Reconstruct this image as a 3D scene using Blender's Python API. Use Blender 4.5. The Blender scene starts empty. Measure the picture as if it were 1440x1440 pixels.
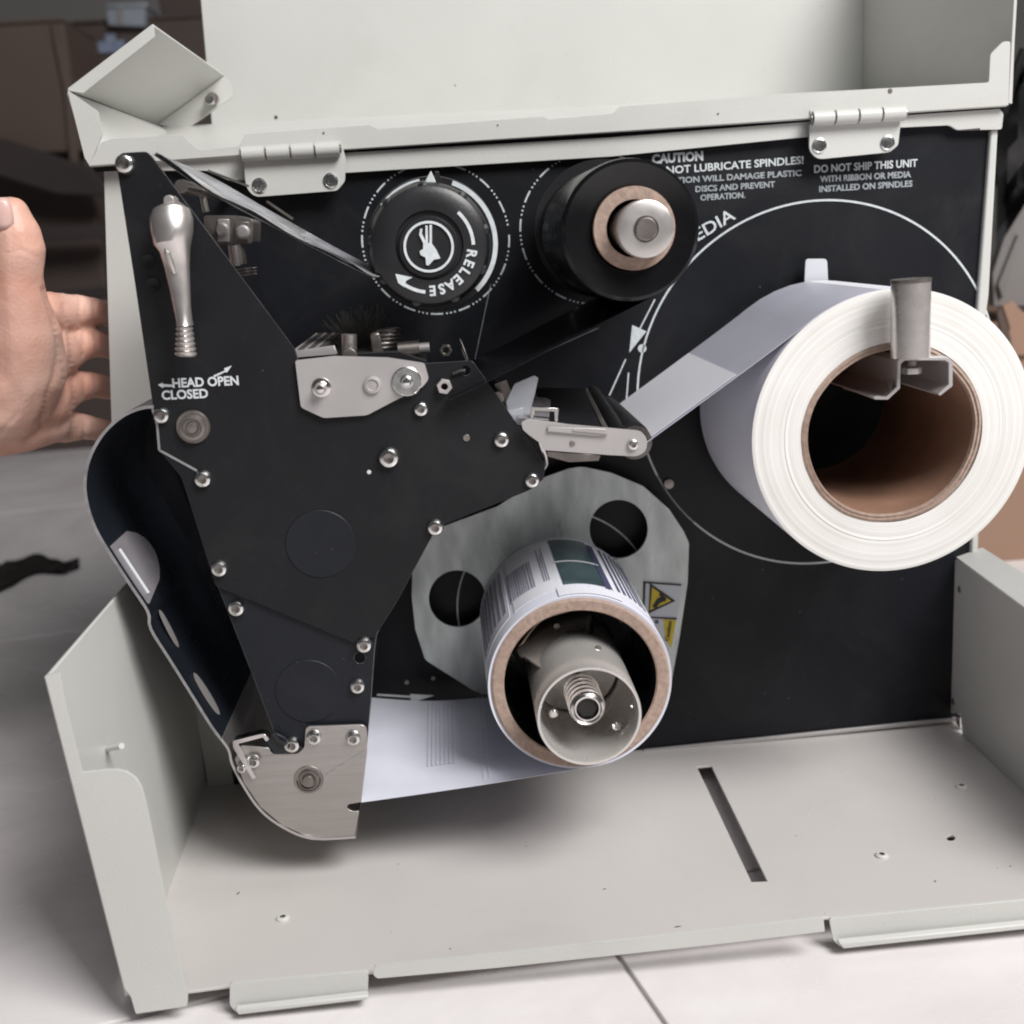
import bpy, bmesh, math, random
from mathutils import Vector, Matrix, geometry, noise
random.seed(4)
sc = bpy.context.scene
COL = sc.collection

# ---------------------------------------------------------------- camera
F, D = 1620.0, 0.65
AX = Vector((-100, -380, 1620)).normalized()            # panel normal seen from the camera (x right, y down, z forward)
BX = -0.075
XX = Vector((1, BX, -(AX[0] + AX[1]*BX)/AX[2])).normalized()
DN = AX.cross(XX)
def cam2world(c): return Vector((XX.dot(c), AX.dot(c), -DN.dot(c)))
CAM = Vector((0, -D, 0))
cd = bpy.data.cameras.new('camera'); cam = bpy.data.objects.new('camera', cd); COL.objects.link(cam)
cd.sensor_width = 36; cd.sensor_fit = 'HORIZONTAL'; cd.lens = F/1440*36
cd.clip_start = 0.02; cd.clip_end = 60
r0, u0, f0 = cam2world(Vector((1, 0, 0))), cam2world(Vector((0, -1, 0))), cam2world(Vector((0, 0, 1)))
m = Matrix((( r0.x, u0.x, -f0.x, CAM.x), (r0.y, u0.y, -f0.y, CAM.y), (r0.z, u0.z, -f0.z, CAM.z), (0, 0, 0, 1)))
cam.matrix_world = m
cd.dof.use_dof = True; cd.dof.focus_distance = 0.56; cd.dof.aperture_fstop = 9
sc.camera = cam
sc.cycles.filter_width = 2.0
sc.view_settings.view_transform = 'Standard'; sc.view_settings.look = 'None'
sc.view_settings.exposure = 0; sc.view_settings.gamma = 1

# ---------------------------------------------------------------- light: soft daylight from a window at right front, plus an added overhead fill
w = bpy.data.worlds.new('World'); sc.world = w; w.use_nodes = True
bg = w.node_tree.nodes['Background']; bg.inputs[0].default_value = (0.93, 0.96, 1.0, 1); bg.inputs[1].default_value = 0.055
def area(name, loc, target, sx, sy, power, color):
    l = bpy.data.lights.new(name, 'AREA'); l.shape = 'RECTANGLE'; l.size = sx; l.size_y = sy; l.energy = power; l.color = color
    o = bpy.data.objects.new(name, l); COL.objects.link(o); o.location = loc
    o.rotation_euler = (Vector(target) - Vector(loc)).to_track_quat('-Z', 'Y').to_euler(); return o
area('window_light', (1.08, -1.3, 1.5), (0.05, 0, -0.12), 1.0, 1.0, 66, (1.0, 0.985, 0.965))
area('high_window_light', (0.55, -1.5, 2.0), (-.1, -0.1, -0.2), 1.4, 1.2, 15, (0.96, 0.97, 1.0))  # added fill standing for room bounce from above, not a real window

# ---------------------------------------------------------------- pixel helpers: a point of the place from a line of sight and a real plane
def ray(u, v): return cam2world(Vector((u - 720, v - 720, F)))
def P(u, v, Y=0.0):
    r = ray(u, v); return CAM + r*((Y - CAM.y)/r.y)
def PZ(u, v, z):
    r = ray(u, v); return CAM + r*(z/r.z)
def PX(u, v, X):
    r = ray(u, v); return CAM + r*(X/r.x)
def S(Y): return (D + Y)/F*1.0277                        # metres per pixel at depth Y
MM = 0.001

# ---------------------------------------------------------------- materials
def mat(name, col, rough=0.5, metal=0.0, var=0.0, vscale=40, bump=0.0, bscale=300, rvar=0.0, spec=0.5, coat=0.0,
        stretch=None, trans=0.0, alpha=1.0, sss=0.0, col2=None, speck=0.0, dark=0.0, dust=0.0, smudge=0.0):
    m = bpy.data.materials.new(name); m.use_nodes = True
    nt = m.node_tree; b = nt.nodes['Principled BSDF']; L = nt.links.new
    b.inputs['Base Color'].default_value = (*col, 1); b.inputs['Roughness'].default_value = rough
    b.inputs['Metallic'].default_value = metal; b.inputs['Specular IOR Level'].default_value = spec
    b.inputs['Coat Weight'].default_value = coat; b.inputs['Transmission Weight'].default_value = trans
    b.inputs['Alpha'].default_value = alpha
    if sss: b.inputs['Subsurface Weight'].default_value = sss; b.inputs['Subsurface Radius'].default_value = (.012, .004, .002); b.inputs['Subsurface Scale'].default_value = 1
    geo = nt.nodes.new('ShaderNodeNewGeometry'); mp = nt.nodes.new('ShaderNodeMapping'); L(geo.outputs['Position'], mp.inputs[0])
    if stretch: mp.inputs['Scale'].default_value = stretch
    def nz(scale, det=4, src=mp.outputs[0]):
        n = nt.nodes.new('ShaderNodeTexNoise'); n.inputs['Scale'].default_value = scale; n.inputs['Detail'].default_value = det
        L(src, n.inputs['Vector']); return n
    csock = None
    if var or col2:
        n = nz(vscale); r = nt.nodes.new('ShaderNodeMapRange'); r.inputs[1].default_value = .3; r.inputs[2].default_value = .7
        L(n.outputs[0], r.inputs[0])
        mx = nt.nodes.new('ShaderNodeMix'); mx.data_type = 'RGBA'; L(r.outputs[0], mx.inputs['Factor'])
        c2 = col2 if col2 else tuple(min(1, c*(1 + var)) for c in col)
        c1 = col if col2 else tuple(c*(1 - var) for c in col)
        mx.inputs['A'].default_value = (*c1, 1); mx.inputs['B'].default_value = (*c2, 1)
        csock = mx.outputs['Result']
    if speck or dark:                                   # dust specks and small scuffs
        n = nt.nodes.new('ShaderNodeTexVoronoi'); n.inputs['Scale'].default_value = 130; L(geo.outputs['Position'], n.inputs['Vector'])
        r = nt.nodes.new('ShaderNodeMapRange'); r.inputs[1].default_value = .02; r.inputs[2].default_value = .07; r.inputs[3].default_value = 1; r.inputs[4].default_value = 0
        L(n.outputs['Distance'], r.inputs[0])
        sel = nt.nodes.new('ShaderNodeMapRange'); sel.inputs[1].default_value = .80; sel.inputs[2].default_value = .83
        sp = nt.nodes.new('ShaderNodeSeparateColor'); L(n.outputs['Color'], sp.inputs[0]); L(sp.outputs[0], sel.inputs[0])
        mu = nt.nodes.new('ShaderNodeMath'); mu.operation = 'MULTIPLY'; L(r.outputs[0], mu.inputs[0]); L(sel.outputs[0], mu.inputs[1])
        mu2 = nt.nodes.new('ShaderNodeMath'); mu2.operation = 'MULTIPLY'; L(mu.outputs[0], mu2.inputs[0]); mu2.inputs[1].default_value = max(speck, dark)
        mx = nt.nodes.new('ShaderNodeMix'); mx.data_type = 'RGBA'; L(mu2.outputs[0], mx.inputs['Factor'])
        if csock: L(csock, mx.inputs['A'])
        else: mx.inputs['A'].default_value = (*col, 1)
        mx.inputs['B'].default_value = (.45, .44, .42, 1) if speck else (.10, .08, .06, 1)
        csock = mx.outputs['Result']
    def layer(tint, fac, scale, lo, hi, dist=0.0):
        n = nt.nodes.new('ShaderNodeTexNoise'); n.inputs['Scale'].default_value = scale; n.inputs['Detail'].default_value = 9; n.inputs['Roughness'].default_value = .68; n.inputs['Distortion'].default_value = dist
        L(geo.outputs['Position'], n.inputs['Vector'])
        r = nt.nodes.new('ShaderNodeMapRange'); r.inputs[1].default_value = lo; r.inputs[2].default_value = hi; r.inputs[3].default_value = 0; r.inputs[4].default_value = fac; L(n.outputs[0], r.inputs[0])
        mx = nt.nodes.new('ShaderNodeMix'); mx.data_type = 'RGBA'; L(r.outputs[0], mx.inputs['Factor'])
        if csock: L(csock, mx.inputs['A'])
        else: mx.inputs['A'].default_value = (*col, 1)
        mx.inputs['B'].default_value = (*tint, 1); return mx.outputs['Result']
    if dust:                                            # paper dust and wiped fingerprints
        csock = layer((.075, .072, .070), dust*.5, 18, .50, .74, 1.2)
        csock = layer((.14, .135, .13), dust, 260, .66, .80)
    if smudge:                                          # handling grime and fine scuffs
        csock = layer((.30, .27, .23), smudge*1.6, 11, .54, .78, .8)
        csock = layer((.20, .18, .16), smudge*3, 150, .68, .80, 2.5)
    if csock: L(csock, b.inputs['Base Color'])
    if rvar:
        n = nz(vscale*.6 + 8, 6); r = nt.nodes.new('ShaderNodeMapRange'); r.inputs[1].default_value = .3; r.inputs[2].default_value = .7
        r.inputs[3].default_value = max(0, rough - rvar); r.inputs[4].default_value = min(1, rough + rvar)
        L(n.outputs[0], r.inputs[0]); L(r.outputs[0], b.inputs['Roughness'])
    if bump:
        n = nz(bscale, 3); bp = nt.nodes.new('ShaderNodeBump'); bp.inputs['Strength'].default_value = bump; bp.inputs['Distance'].default_value = .0004
        L(n.outputs[0], bp.inputs['Height']); L(bp.outputs[0], b.inputs['Normal'])
    return m
M = {}
M['beige'] = mat('beige_powder_coat', (.585, .583, .556), .42, smudge=.07, var=.03, vscale=14, bump=.25, bscale=900, rvar=.06, dark=.45)
M['tray'] = mat('beige_powder_coat_floor', (.56, .53, .512), .40, smudge=.10, var=.04, vscale=9, bump=.25, bscale=900, rvar=.06, dark=.6)
M['panel'] = mat('black_panel_paint', (.0065, .0073, .0105), .45, dust=.28, var=.2, vscale=12, bump=.3, bscale=1200, rvar=.08, speck=.30, spec=.30)
M['plate'] = mat('black_plate_paint', (.0095, .0095, .0115), .47, dust=.22, spec=.30, var=.12, vscale=16, bump=.3, bscale=1200, rvar=.06, speck=.14)
M['plate2'] = mat('blue_black_plate_paint', (.0115, .013, .018), .46, dust=.22, spec=.30, var=.1, vscale=16, bump=.3, bscale=1200, rvar=.05, speck=.12)
M['inner'] = mat('black_inside_paint', (.010, .013, .018), .33, var=.3, vscale=20, bump=.2, bscale=900, rvar=.12, speck=.1)
M['edge'] = mat('bare_sheet_edge', (.42, .41, .42), .45, .7, var=.2, vscale=200)
M['edgedim'] = mat('worn_plate_edge', (.16, .155, .16), .4, .3, var=.4, vscale=120)  # bare edge, with its highlight put into the paler colour
M['zinc'] = mat('zinc_sheet', (.54, .575, .565), .38, .35, var=.16, vscale=26, rvar=.13, bump=.2, bscale=200, stretch=(5, 1, 1.6))
M['steel'] = mat('brushed_steel', (.50, .47, .45), .38, .9, var=.06, vscale=30, rvar=.08, bump=.3, bscale=200, stretch=(1, 1, 14))
M['satin'] = mat('satin_steel_bracket', (.50, .475, .475), .52, .55, var=.06, vscale=30, rvar=.1)
M['post'] = mat('turned_steel_post', (.66, .62, .60), .27, .7, var=.05, vscale=200, rvar=.05)
M['webgrey'] = mat('lavender_grey_liner', (.50, .50, .58), .4, var=.04, vscale=30)  # darker liner copy, shade of the sloping web put into its colour
M['chrome'] = mat('polished_metal', (.78, .75, .73), .2, 1.0, var=.08, vscale=90, rvar=.06)
M['screw'] = mat('bright_screw', (.80, .80, .79), .22, 1.0, var=.06, vscale=300, rvar=.08)
M['dullsteel'] = mat('dull_steel', (.30, .27, .25), .38, .85, var=.15, vscale=120, rvar=.1)
M['socket'] = mat('screw_socket_dark', (.03, .028, .027), .5, .4)
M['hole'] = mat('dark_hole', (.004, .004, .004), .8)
M['paper'] = mat('white_label_paper', (.80, .80, .86), .55, var=.01, vscale=20)
M['rollside'] = mat('white_roll_side', (.84, .825, .80), .75)
M['liner'] = mat('glossy_liner', (.70, .71, .80), .35, var=.05, vscale=30)
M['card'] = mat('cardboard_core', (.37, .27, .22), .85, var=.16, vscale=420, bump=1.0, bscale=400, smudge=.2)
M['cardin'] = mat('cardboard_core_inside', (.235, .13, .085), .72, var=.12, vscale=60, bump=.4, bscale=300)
M['black'] = mat('black_plastic', (.016, .016, .018), .36, var=.1, vscale=50, bump=.15, bscale=700, rvar=.05)
M['gloss'] = mat('black_ribbon', (.006, .006, .007), .22, var=.2, vscale=30, rvar=.08)
M['rubber'] = mat('black_rubber', (.010, .010, .011), .5, var=.1, vscale=60)
M['ink'] = mat('white_print', (.62, .66, .68), .6, var=.10, vscale=400)
M['inkdim'] = mat('worn_white_print', (.34, .37, .39), .6, var=.25, vscale=500)
M['lilac'] = mat('grey_print', (.30, .30, .38), .5, var=.1, vscale=200)
M['navy'] = mat('dark_blue_print', (.07, .075, .14), .45, var=.15, vscale=200)
M['teal'] = mat('dark_teal_gap', (.055, .09, .10), .3, var=.4, vscale=60)
M['yellow'] = mat('yellow_label', (.66, .50, .03), .5, var=.05)
M['labelwhite'] = mat('label_white', (.62, .64, .68), .5)
M['labelblack'] = mat('label_black', (.012, .012, .012), .5)
M['clear'] = mat('clear_plastic', (.75, .78, .85), .18, alpha=.34, spec=.6, var=.05)
M['window'] = mat('smoky_clear_plastic', (.34, .32, .34), .25, alpha=.62, var=.1, vscale=60)
M['film'] = mat('shiny_ribbon_film', (.34, .34, .37), .25, .4, var=.7, vscale=60, alpha=.85, bump=.6, bscale=120)
M['capsteel'] = mat('turned_cap_steel', (.62, .59, .57), .33, .75, var=.05, vscale=80, rvar=.1)
M['fin'] = mat('bent_spring_steel', (.42, .37, .34), .3, .55, var=.35, vscale=40, rvar=.12)
M['satinchrome'] = mat('worn_satin_chrome', (.70, .66, .64), .34, .85, var=.10, vscale=60, rvar=.1)
M['filmlight'] = mat('creased_film', (.62, .62, .64), .22, .6, var=.5, vscale=90, bump=.6, bscale=150)
M['sleeve'] = mat('bright_steel_sleeve', (.72, .69, .66), .28, .62, var=.06, vscale=60, rvar=.08)
M['skin'] = mat('skin', (.70, .36, .27), .44, sss=.16, col2=(.77, .49, .40), vscale=38, bump=.8, bscale=520, rvar=.08)
M['nail'] = mat('nail', (.70, .46, .41), .28)
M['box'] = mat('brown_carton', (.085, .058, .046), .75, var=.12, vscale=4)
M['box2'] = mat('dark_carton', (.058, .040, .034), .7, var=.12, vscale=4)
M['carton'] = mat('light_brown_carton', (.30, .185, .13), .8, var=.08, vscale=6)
M['slatwood'] = mat('dark_stained_wood', (.022, .015, .014), .7, var=.3, vscale=6)
M['wall'] = mat('grey_wall', (.19, .18, .17), .6, var=.05, vscale=1)
M['bag'] = mat('crumpled_black_plastic', (.012, .012, .013), .3, bump=1.0, bscale=40)
M['sack'] = mat('grey_paper', (.20, .185, .18), .7, var=.08, vscale=8)
M['bluelabel'] = mat('blue_white_sticker', (.24, .27, .33), .5, col2=(.09, .13, .24), vscale=60)
M['silver'] = mat('silver_foil', (.34, .37, .42), .3, .4, var=.3, vscale=9)
M['fiber'] = mat('dark_bristle', (.11, .105, .085), .6)
M['grout'] = mat('grout', (.52, .50, .49), .8)
# polished tile with soft marbling
def tile_mat():
    m = mat('polished_marble_tile', (.83, .795, .795), .26, smudge=.05, var=.03, vscale=5, rvar=.06)
    nt = m.node_tree; L = nt.links.new; b = nt.nodes['Principled BSDF']
    src = b.inputs['Base Color'].links[0].from_socket
    geo = nt.nodes.new('ShaderNodeNewGeometry'); n = nt.nodes.new('ShaderNodeTexNoise'); n.inputs['Scale'].default_value = 4.5; n.inputs['Detail'].default_value = 7
    n.inputs['Roughness'].default_value = .62; n.inputs['Distortion'].default_value = 1.5; L(geo.outputs['Position'], n.inputs['Vector'])
    r = nt.nodes.new('ShaderNodeMapRange'); r.inputs[1].default_value = .36; r.inputs[2].default_value = .66; L(n.outputs[0], r.inputs[0])
    mx = nt.nodes.new('ShaderNodeMix'); mx.data_type = 'RGBA'; mx.blend_type = 'MULTIPLY'; mx.inputs['Factor'].default_value = 1
    cr = nt.nodes.new('ShaderNodeMix'); cr.data_type = 'RGBA'; L(r.outputs[0], cr.inputs['Factor']); cr.inputs['A'].default_value = (.84, .82, .82, 1); cr.inputs['B'].default_value = (1, 1, 1, 1)
    L(src, mx.inputs['A']); L(cr.outputs['Result'], mx.inputs['B']); L(mx.outputs['Result'], b.inputs['Base Color'])
    return m
M['tile'] = tile_mat()
def rings(mname, c0, c1, scale):                        # edges of hundreds of wound paper layers
    nt = M[mname].node_tree; L = nt.links.new; b = nt.nodes['Principled BSDF']
    tc = nt.nodes.new('ShaderNodeTexCoord'); sx = nt.nodes.new('ShaderNodeVectorMath'); sx.operation = 'MULTIPLY'; sx.inputs[1].default_value = (1, 0, 1); L(tc.outputs['Object'], sx.inputs[0])
    ln = nt.nodes.new('ShaderNodeVectorMath'); ln.operation = 'LENGTH'; L(sx.outputs[0], ln.inputs[0])
    n = nt.nodes.new('ShaderNodeTexNoise'); n.noise_dimensions = '1D'; n.inputs['Scale'].default_value = scale; n.inputs['Detail'].default_value = 6; n.inputs['Roughness'].default_value = .75; L(ln.outputs['Value'], n.inputs['W'])
    n2 = nt.nodes.new('ShaderNodeTexNoise'); n2.inputs['Scale'].default_value = 25; n2.inputs['Detail'].default_value = 5; L(tc.outputs['Object'], n2.inputs['Vector'])
    ad = nt.nodes.new('ShaderNodeMath'); ad.operation = 'MULTIPLY_ADD'; L(n2.outputs[0], ad.inputs[0]); ad.inputs[1].default_value = .5; L(n.outputs[0], ad.inputs[2])
    r = nt.nodes.new('ShaderNodeMapRange'); r.inputs[1].default_value = .5; r.inputs[2].default_value = 1.0; L(ad.outputs[0], r.inputs[0])
    mx = nt.nodes.new('ShaderNodeMix'); mx.data_type = 'RGBA'; L(r.outputs[0], mx.inputs['Factor']); mx.inputs['A'].default_value = (*c0, 1); mx.inputs['B'].default_value = (*c1, 1)
    L(mx.outputs['Result'], b.inputs['Base Color'])
rings('rollside', (.66, .635, .60), (.86, .85, .83), 420)

# ---------------------------------------------------------------- object helpers
WL = {}
def wl(o): return WL.get(o.name, Vector((0, 0, 0)))
def place(o, loc, parent=None):
    loc = Vector(loc); COL.objects.link(o); WL[o.name] = loc
    if parent: o.parent = parent; o.location = loc - wl(parent)
    else: o.location = loc
    return o
def thing(name, label, cat, loc, group=None):
    o = bpy.data.objects.new(name, None); o.empty_display_size = .02; place(o, loc)
    o['label'] = label; o['category'] = cat
    if group: o['group'] = group
    return o
def tag(o, label, cat, group=None):
    o['label'] = label; o['category'] = cat
    if group: o['group'] = group
    return o
def mk(name, verts, faces, mt, parent=None, bevel=0, smooth=True, mats=None, fm=None, fix=True):
    vs = [Vector(v) for v in verts]
    lo = Vector([min(v[i] for v in vs) for i in range(3)]); hi = Vector([max(v[i] for v in vs) for i in range(3)]); c = (lo + hi)/2
    me = bpy.data.meshes.new(name); me.from_pydata([v - c for v in vs], [], faces)
    for k in (mats or [mt]): me.materials.append(M[k] if isinstance(k, str) else k)
    if fm: me.polygons.foreach_set('material_index', fm)
    me.validate()
    if fix:
        b = bmesh.new(); b.from_mesh(me); bmesh.ops.recalc_face_normals(b, faces=b.faces); b.to_mesh(me); b.free()
    if smooth:
        me.polygons.foreach_set('use_smooth', [True]*len(me.polygons)); me.set_sharp_from_angle(angle=math.radians(32))
    o = bpy.data.objects.new(name, me); place(o, c, parent)
    if bevel:
        bv = o.modifiers.new('bevel', 'BEVEL'); bv.width = bevel; bv.segments = 2; bv.limit_method = 'ANGLE'; bv.angle_limit = math.radians(50)
    return o
def dup(o, loc, parent):
    c = o.copy(); return place(c, loc, parent)

def rounded(pts, r):                                     # round listed pixel corners: entries (u, v, radius)
    out = []; n = len(pts)
    for i, p in enumerate(pts):
        q = Vector(p[:2]); rr = p[2] if len(p) > 2 else r
        if rr <= 0: out.append(q); continue
        a = Vector(pts[i-1][:2]) - q; b = Vector(pts[(i+1) % n][:2]) - q
        k = min(rr, a.length*.48, b.length*.48); s, e = q + a.normalized()*k, q + b.normalized()*k
        for j in range(5):
            t = j/4; out.append(s*(1-t)**2 + q*2*t*(1-t) + e*t*t)
    return out
def circ(u, v, r, n=40, ry=None):
    ry = ry or r; return [Vector((u + r*math.cos(2*math.pi*i/n), v + ry*math.sin(2*math.pi*i/n))) for i in range(n)]
def solid(loops3, off):                                  # loops of 3D points (outer first, then holes), extruded by vector off
    off = Vector(off); tris = geometry.tessellate_polygon([[Vector(p) for p in l] for l in loops3])
    flat = [Vector(p) for l in loops3 for p in l]; n = len(flat)
    vs = flat + [p + off for p in flat]; fs = []
    for t in tris: fs.append(tuple(t)); fs.append(tuple(n + i for i in reversed(t)))
    k = 0
    for l in loops3:
        m_ = len(l)
        for i in range(m_):
            a, b = k + i, k + (i+1) % m_; fs.append((a, b, b + n, a + n))
        k += m_
    return vs, fs
def plate(name, px, Y, t, mt, parent, r=0, holes=(), bevel=.0003, edge=None):
    """sheet metal standing on the plane y=Y (front face), traced outline, real thickness t backwards"""
    loops = [[P(q[0], q[1], Y) for q in (rounded(px, r) if r or any(len(p) > 2 for p in px) else px)]]
    for h in holes: loops.append([P(q[0], q[1], Y) for q in h])
    vs, fs = solid(loops, (0, t, 0))
    if edge:
        nt = sum(1 for f in fs if len(f) == 3)
        return mk(name, vs, fs, mt, parent, mats=[mt, edge], fm=[0]*nt + [1]*(len(fs) - nt), bevel=0)
    return mk(name, vs, fs, mt, parent, bevel=bevel)
def sheet(name, pts3, t, mt, parent, bevel=.0003):       # any planar-ish polygon given in 3D, thickened by t along its normal
    pts3 = [Vector(p) for p in pts3]; nrm = geometry.normal(pts3[:4] if len(pts3) > 3 else pts3).normalized()
    if nrm.dot(pts3[0] - CAM) < 0: nrm = -nrm
    n = len(pts3); vs = pts3 + [p + nrm*t for p in pts3]
    fs = [tuple(range(n)), tuple(reversed(range(n, 2*n)))] + [(i, (i+1) % n, (i+1) % n + n, i + n) for i in range(n)]
    return mk(name, vs, fs, mt, parent, bevel=bevel)
def box(name, lo, hi, mt, parent=None, bevel=.0008):
    x0, y0, z0 = lo; x1, y1, z1 = hi
    vs = [(x0, y0, z0), (x1, y0, z0), (x1, y1, z0), (x0, y1, z0), (x0, y0, z1), (x1, y0, z1), (x1, y1, z1), (x0, y1, z1)]
    fs = [(0, 3, 2, 1), (4, 5, 6, 7), (0, 1, 5, 4), (1, 2, 6, 5), (2, 3, 7, 6), (3, 0, 4, 7)]
    return mk(name, vs, fs, mt, parent, bevel=bevel)
def lathe(name, c, prof, mt, parent, n=48, axis='Y', closed=False, mats=None, pm=None, a0=0, a1=2*math.pi):
    """revolve (radius, position along axis) about an axis through c; c is the axis point with position 0"""
    c = Vector(c); vs = []; fs = []; fm = []; full = abs(a1 - a0 - 2*math.pi) < 1e-6; cols = n if full else n + 1
    for (r, y) in prof:
        for i in range(cols):
            a = a0 + (a1 - a0)*i/n; ca, sa = r*math.cos(a), r*math.sin(a)
            vs.append(c + (Vector((ca, y, sa)) if axis == 'Y' else Vector((ca, sa, y)) if axis == 'Z' else Vector((y, ca, sa))))
    m_ = len(prof)
    for j in range(m_ if closed else m_ - 1):
        for i in range(n):
            i2 = (i+1) % cols; j2 = (j+1) % m_
            fs.append((j*cols + i, j*cols + i2, j2*cols + i2, j2*cols + i)); fm.append(pm[j] if pm else 0)
    if not closed and full:
        for j in (0, m_ - 1):
            if prof[j][0] > 1e-6: fs.append(tuple(j*cols + i for i in range(n))); fm.append(pm[min(j, len(pm)-1)] if pm else 0)
    return mk(name, vs, fs, mt, parent, mats=mats, fm=fm if mats else None)
def disc(name, u, v, Y, rpx, h, mt, parent, n=36, ch=.12):   # a short cylinder whose front face is at Y
    r = rpx*S(Y); k = r*ch; c = P(u, v, Y)
    return lathe(name, (c.x, 0, c.z), [(r, Y + h), (r, Y + k), (r - k, Y), (1e-7, Y)], mt, parent, n)
def band(path3, width_vec, t, nrm_fn=None): pass
def ribbon(name, front, back, t, mt, parent, mats=None, edge=False):
    """a bent sheet between two 3D polylines of equal length, thickness t in the x-z plane"""
    n = len(front); vs = []
    def nrm(l, i):
        a = l[max(i-1, 0)]; b = l[min(i+1, n-1)]; d = Vector((b.x - a.x, 0, b.z - a.z)).normalized(); return Vector((-d.z, 0, d.x))
    for i in range(n):
        k = nrm(front, i)*t; k2 = nrm(back, i)*t
        vs += [front[i], front[i] + k, back[i] + k2, back[i]]
    fs = []; fm = []
    for i in range(n-1):
        a = i*4; b = a + 4
        fs += [(a, b, b+1, a+1), (a+1, b+1, b+2, a+2), (a+2, b+2, b+3, a+3), (a+3, b+3, b, a)]; fm += [1, 0, 0, 0]
    fs += [(0, 1, 2, 3), ((n-1)*4+3, (n-1)*4+2, (n-1)*4+1, (n-1)*4)]; fm += [1, 1]
    return mk(name, vs, fs, mt, parent, mats=[mt, edge] if edge else None, fm=fm if edge else None)
def smooth_path(pts, k=5):
    out = []; n = len(pts)
    for i in range(n-1):
        p0, p1, p2, p3 = [Vector(pts[max(0, min(n-1, i+j))]) for j in (-1, 0, 1, 2)]
        for s in range(k):
            t = s/k; out.append(.5*((2*p1) + (p2-p0)*t + (2*p0-5*p1+4*p2-p3)*t*t + (3*p1-p0-3*p2+p3)*t**3))
    out.append(Vector(pts[-1])); return out
def tube(name, pts, radii, mt, parent, n=14):
    pts = [Vector(p) for p in pts]; vs = []; fs = []; m_ = len(pts); up = None
    if not isinstance(radii, (list, tuple)): radii = [radii]*m_
    for i, p in enumerate(pts):
        d = (pts[min(i+1, m_-1)] - pts[max(i-1, 0)]).normalized()
        if up is None: up = d.orthogonal().normalized()
        up = (up - d*up.dot(d)).normalized(); s = d.cross(up)
        for k in range(n):
            a = 2*math.pi*k/n; vs.append(p + (up*math.cos(a) + s*math.sin(a))*radii[i])
    for i in range(m_-1):
        for k in range(n): fs.append((i*n+k, i*n+(k+1) % n, (i+1)*n+(k+1) % n, (i+1)*n+k))
    fs += [tuple(range(n)), tuple(reversed(range((m_-1)*n, m_*n)))]
    return mk(name, vs, fs, mt, parent)
def flat_strip(name, loops3, mt, parent, t=.00012, Y=None):   # ink: thin raised film
    vs = []; fs = []
    for l in loops3:
        v2, f2 = solid([l], (0, t, 0)); k = len(vs); vs += v2; fs += [tuple(i + k for i in f) for f in f2]
    return mk(name, vs, fs, mt, parent, smooth=False)
def arc_loops(c, r, wd, Y, segs, steps=10):              # segs: list of (a0, a1) degrees, clockwise as seen from the front, 0 = right
    out = []
    for a0, a1 in segs:
        n = max(2, int(steps*abs(a1 - a0)/30) + 2); o_, i_ = [], []
        for k in range(n):
            a = -math.radians(a0 + (a1 - a0)*k/(n-1))
            o_.append(Vector((c.x + (r + wd/2)*math.cos(a), Y, c.z + (r + wd/2)*math.sin(a))))
            i_.append(Vector((c.x + (r - wd/2)*math.cos(a), Y, c.z + (r - wd/2)*math.sin(a))))
        out.append(o_ + i_[::-1])
    return out

# ---------------------------------------------------------------- lettering
def glyph_mesh(s, fat=.012, ext=0):
    cu = bpy.data.curves.new('t', 'FONT'); cu.body = s; cu.offset = fat; cu.resolution_u = 3; cu.extrude = .004
    o = bpy.data.objects.new('t', cu); COL.objects.link(o); dg = bpy.context.evaluated_depsgraph_get()
    me = bpy.data.meshes.new_from_object(o.evaluated_get(dg)); bpy.data.objects.remove(o)
    vs = [v.co.copy() for v in me.vertices]; fs = [tuple(p.vertices) for p in me.polygons]; bpy.data.meshes.remove(me)
    return vs, fs
def text_line(name, s, a, b, hpx, Y, mt, parent, fat=.02):
    """text s with its baseline from pixel a to pixel b on plane Y, cap height hpx pixels"""
    A, B = P(*a, Y), P(*b, Y); ex = (B - A); L_ = ex.length; ex.normalize(); ez = Vector((-ex.z, 0, ex.x))
    vs, fs = glyph_mesh(s, fat); x0 = min(v.x for v in vs); x1 = max(v.x for v in vs); H = hpx*S(Y)/.73
    out = [A + ex*((v.x - x0)/(x1 - x0)*L_) + ez*(v.y*H) + Vector((0, -v.z*.02, 0)) for v in vs]
    return mk(name, out, fs, mt, parent, smooth=False, fix=False)
def text_arc(name, s, c, r, a0, a1, h, Y, mt, parent, fat=.02, wd=.82):
    """letters clockwise on a circle, tops outward"""
    VS, FS = [], []; n = len(s)
    for i, ch in enumerate(s):
        if ch == ' ': continue
        a = -math.radians(a0 + (a1 - a0)*(i + .5)/n); er = Vector((math.cos(a), 0, math.sin(a))); et = Vector((math.sin(a), 0, -math.cos(a)))
        vs, fs = glyph_mesh(ch, fat); xm = (min(v.x for v in vs) + max(v.x for v in vs))/2; H = h/.73
        k = len(VS); o = Vector((c.x, Y, c.z)) + er*r
        VS += [o + et*((v.x - xm)*H*wd) + er*(v.y*H) + Vector((0, -v.z*.02, 0)) for v in vs]; FS += [tuple(q + k for q in f) for f in fs]
    return mk(name, VS, FS, mt, parent, smooth=False, fix=False)

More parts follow.
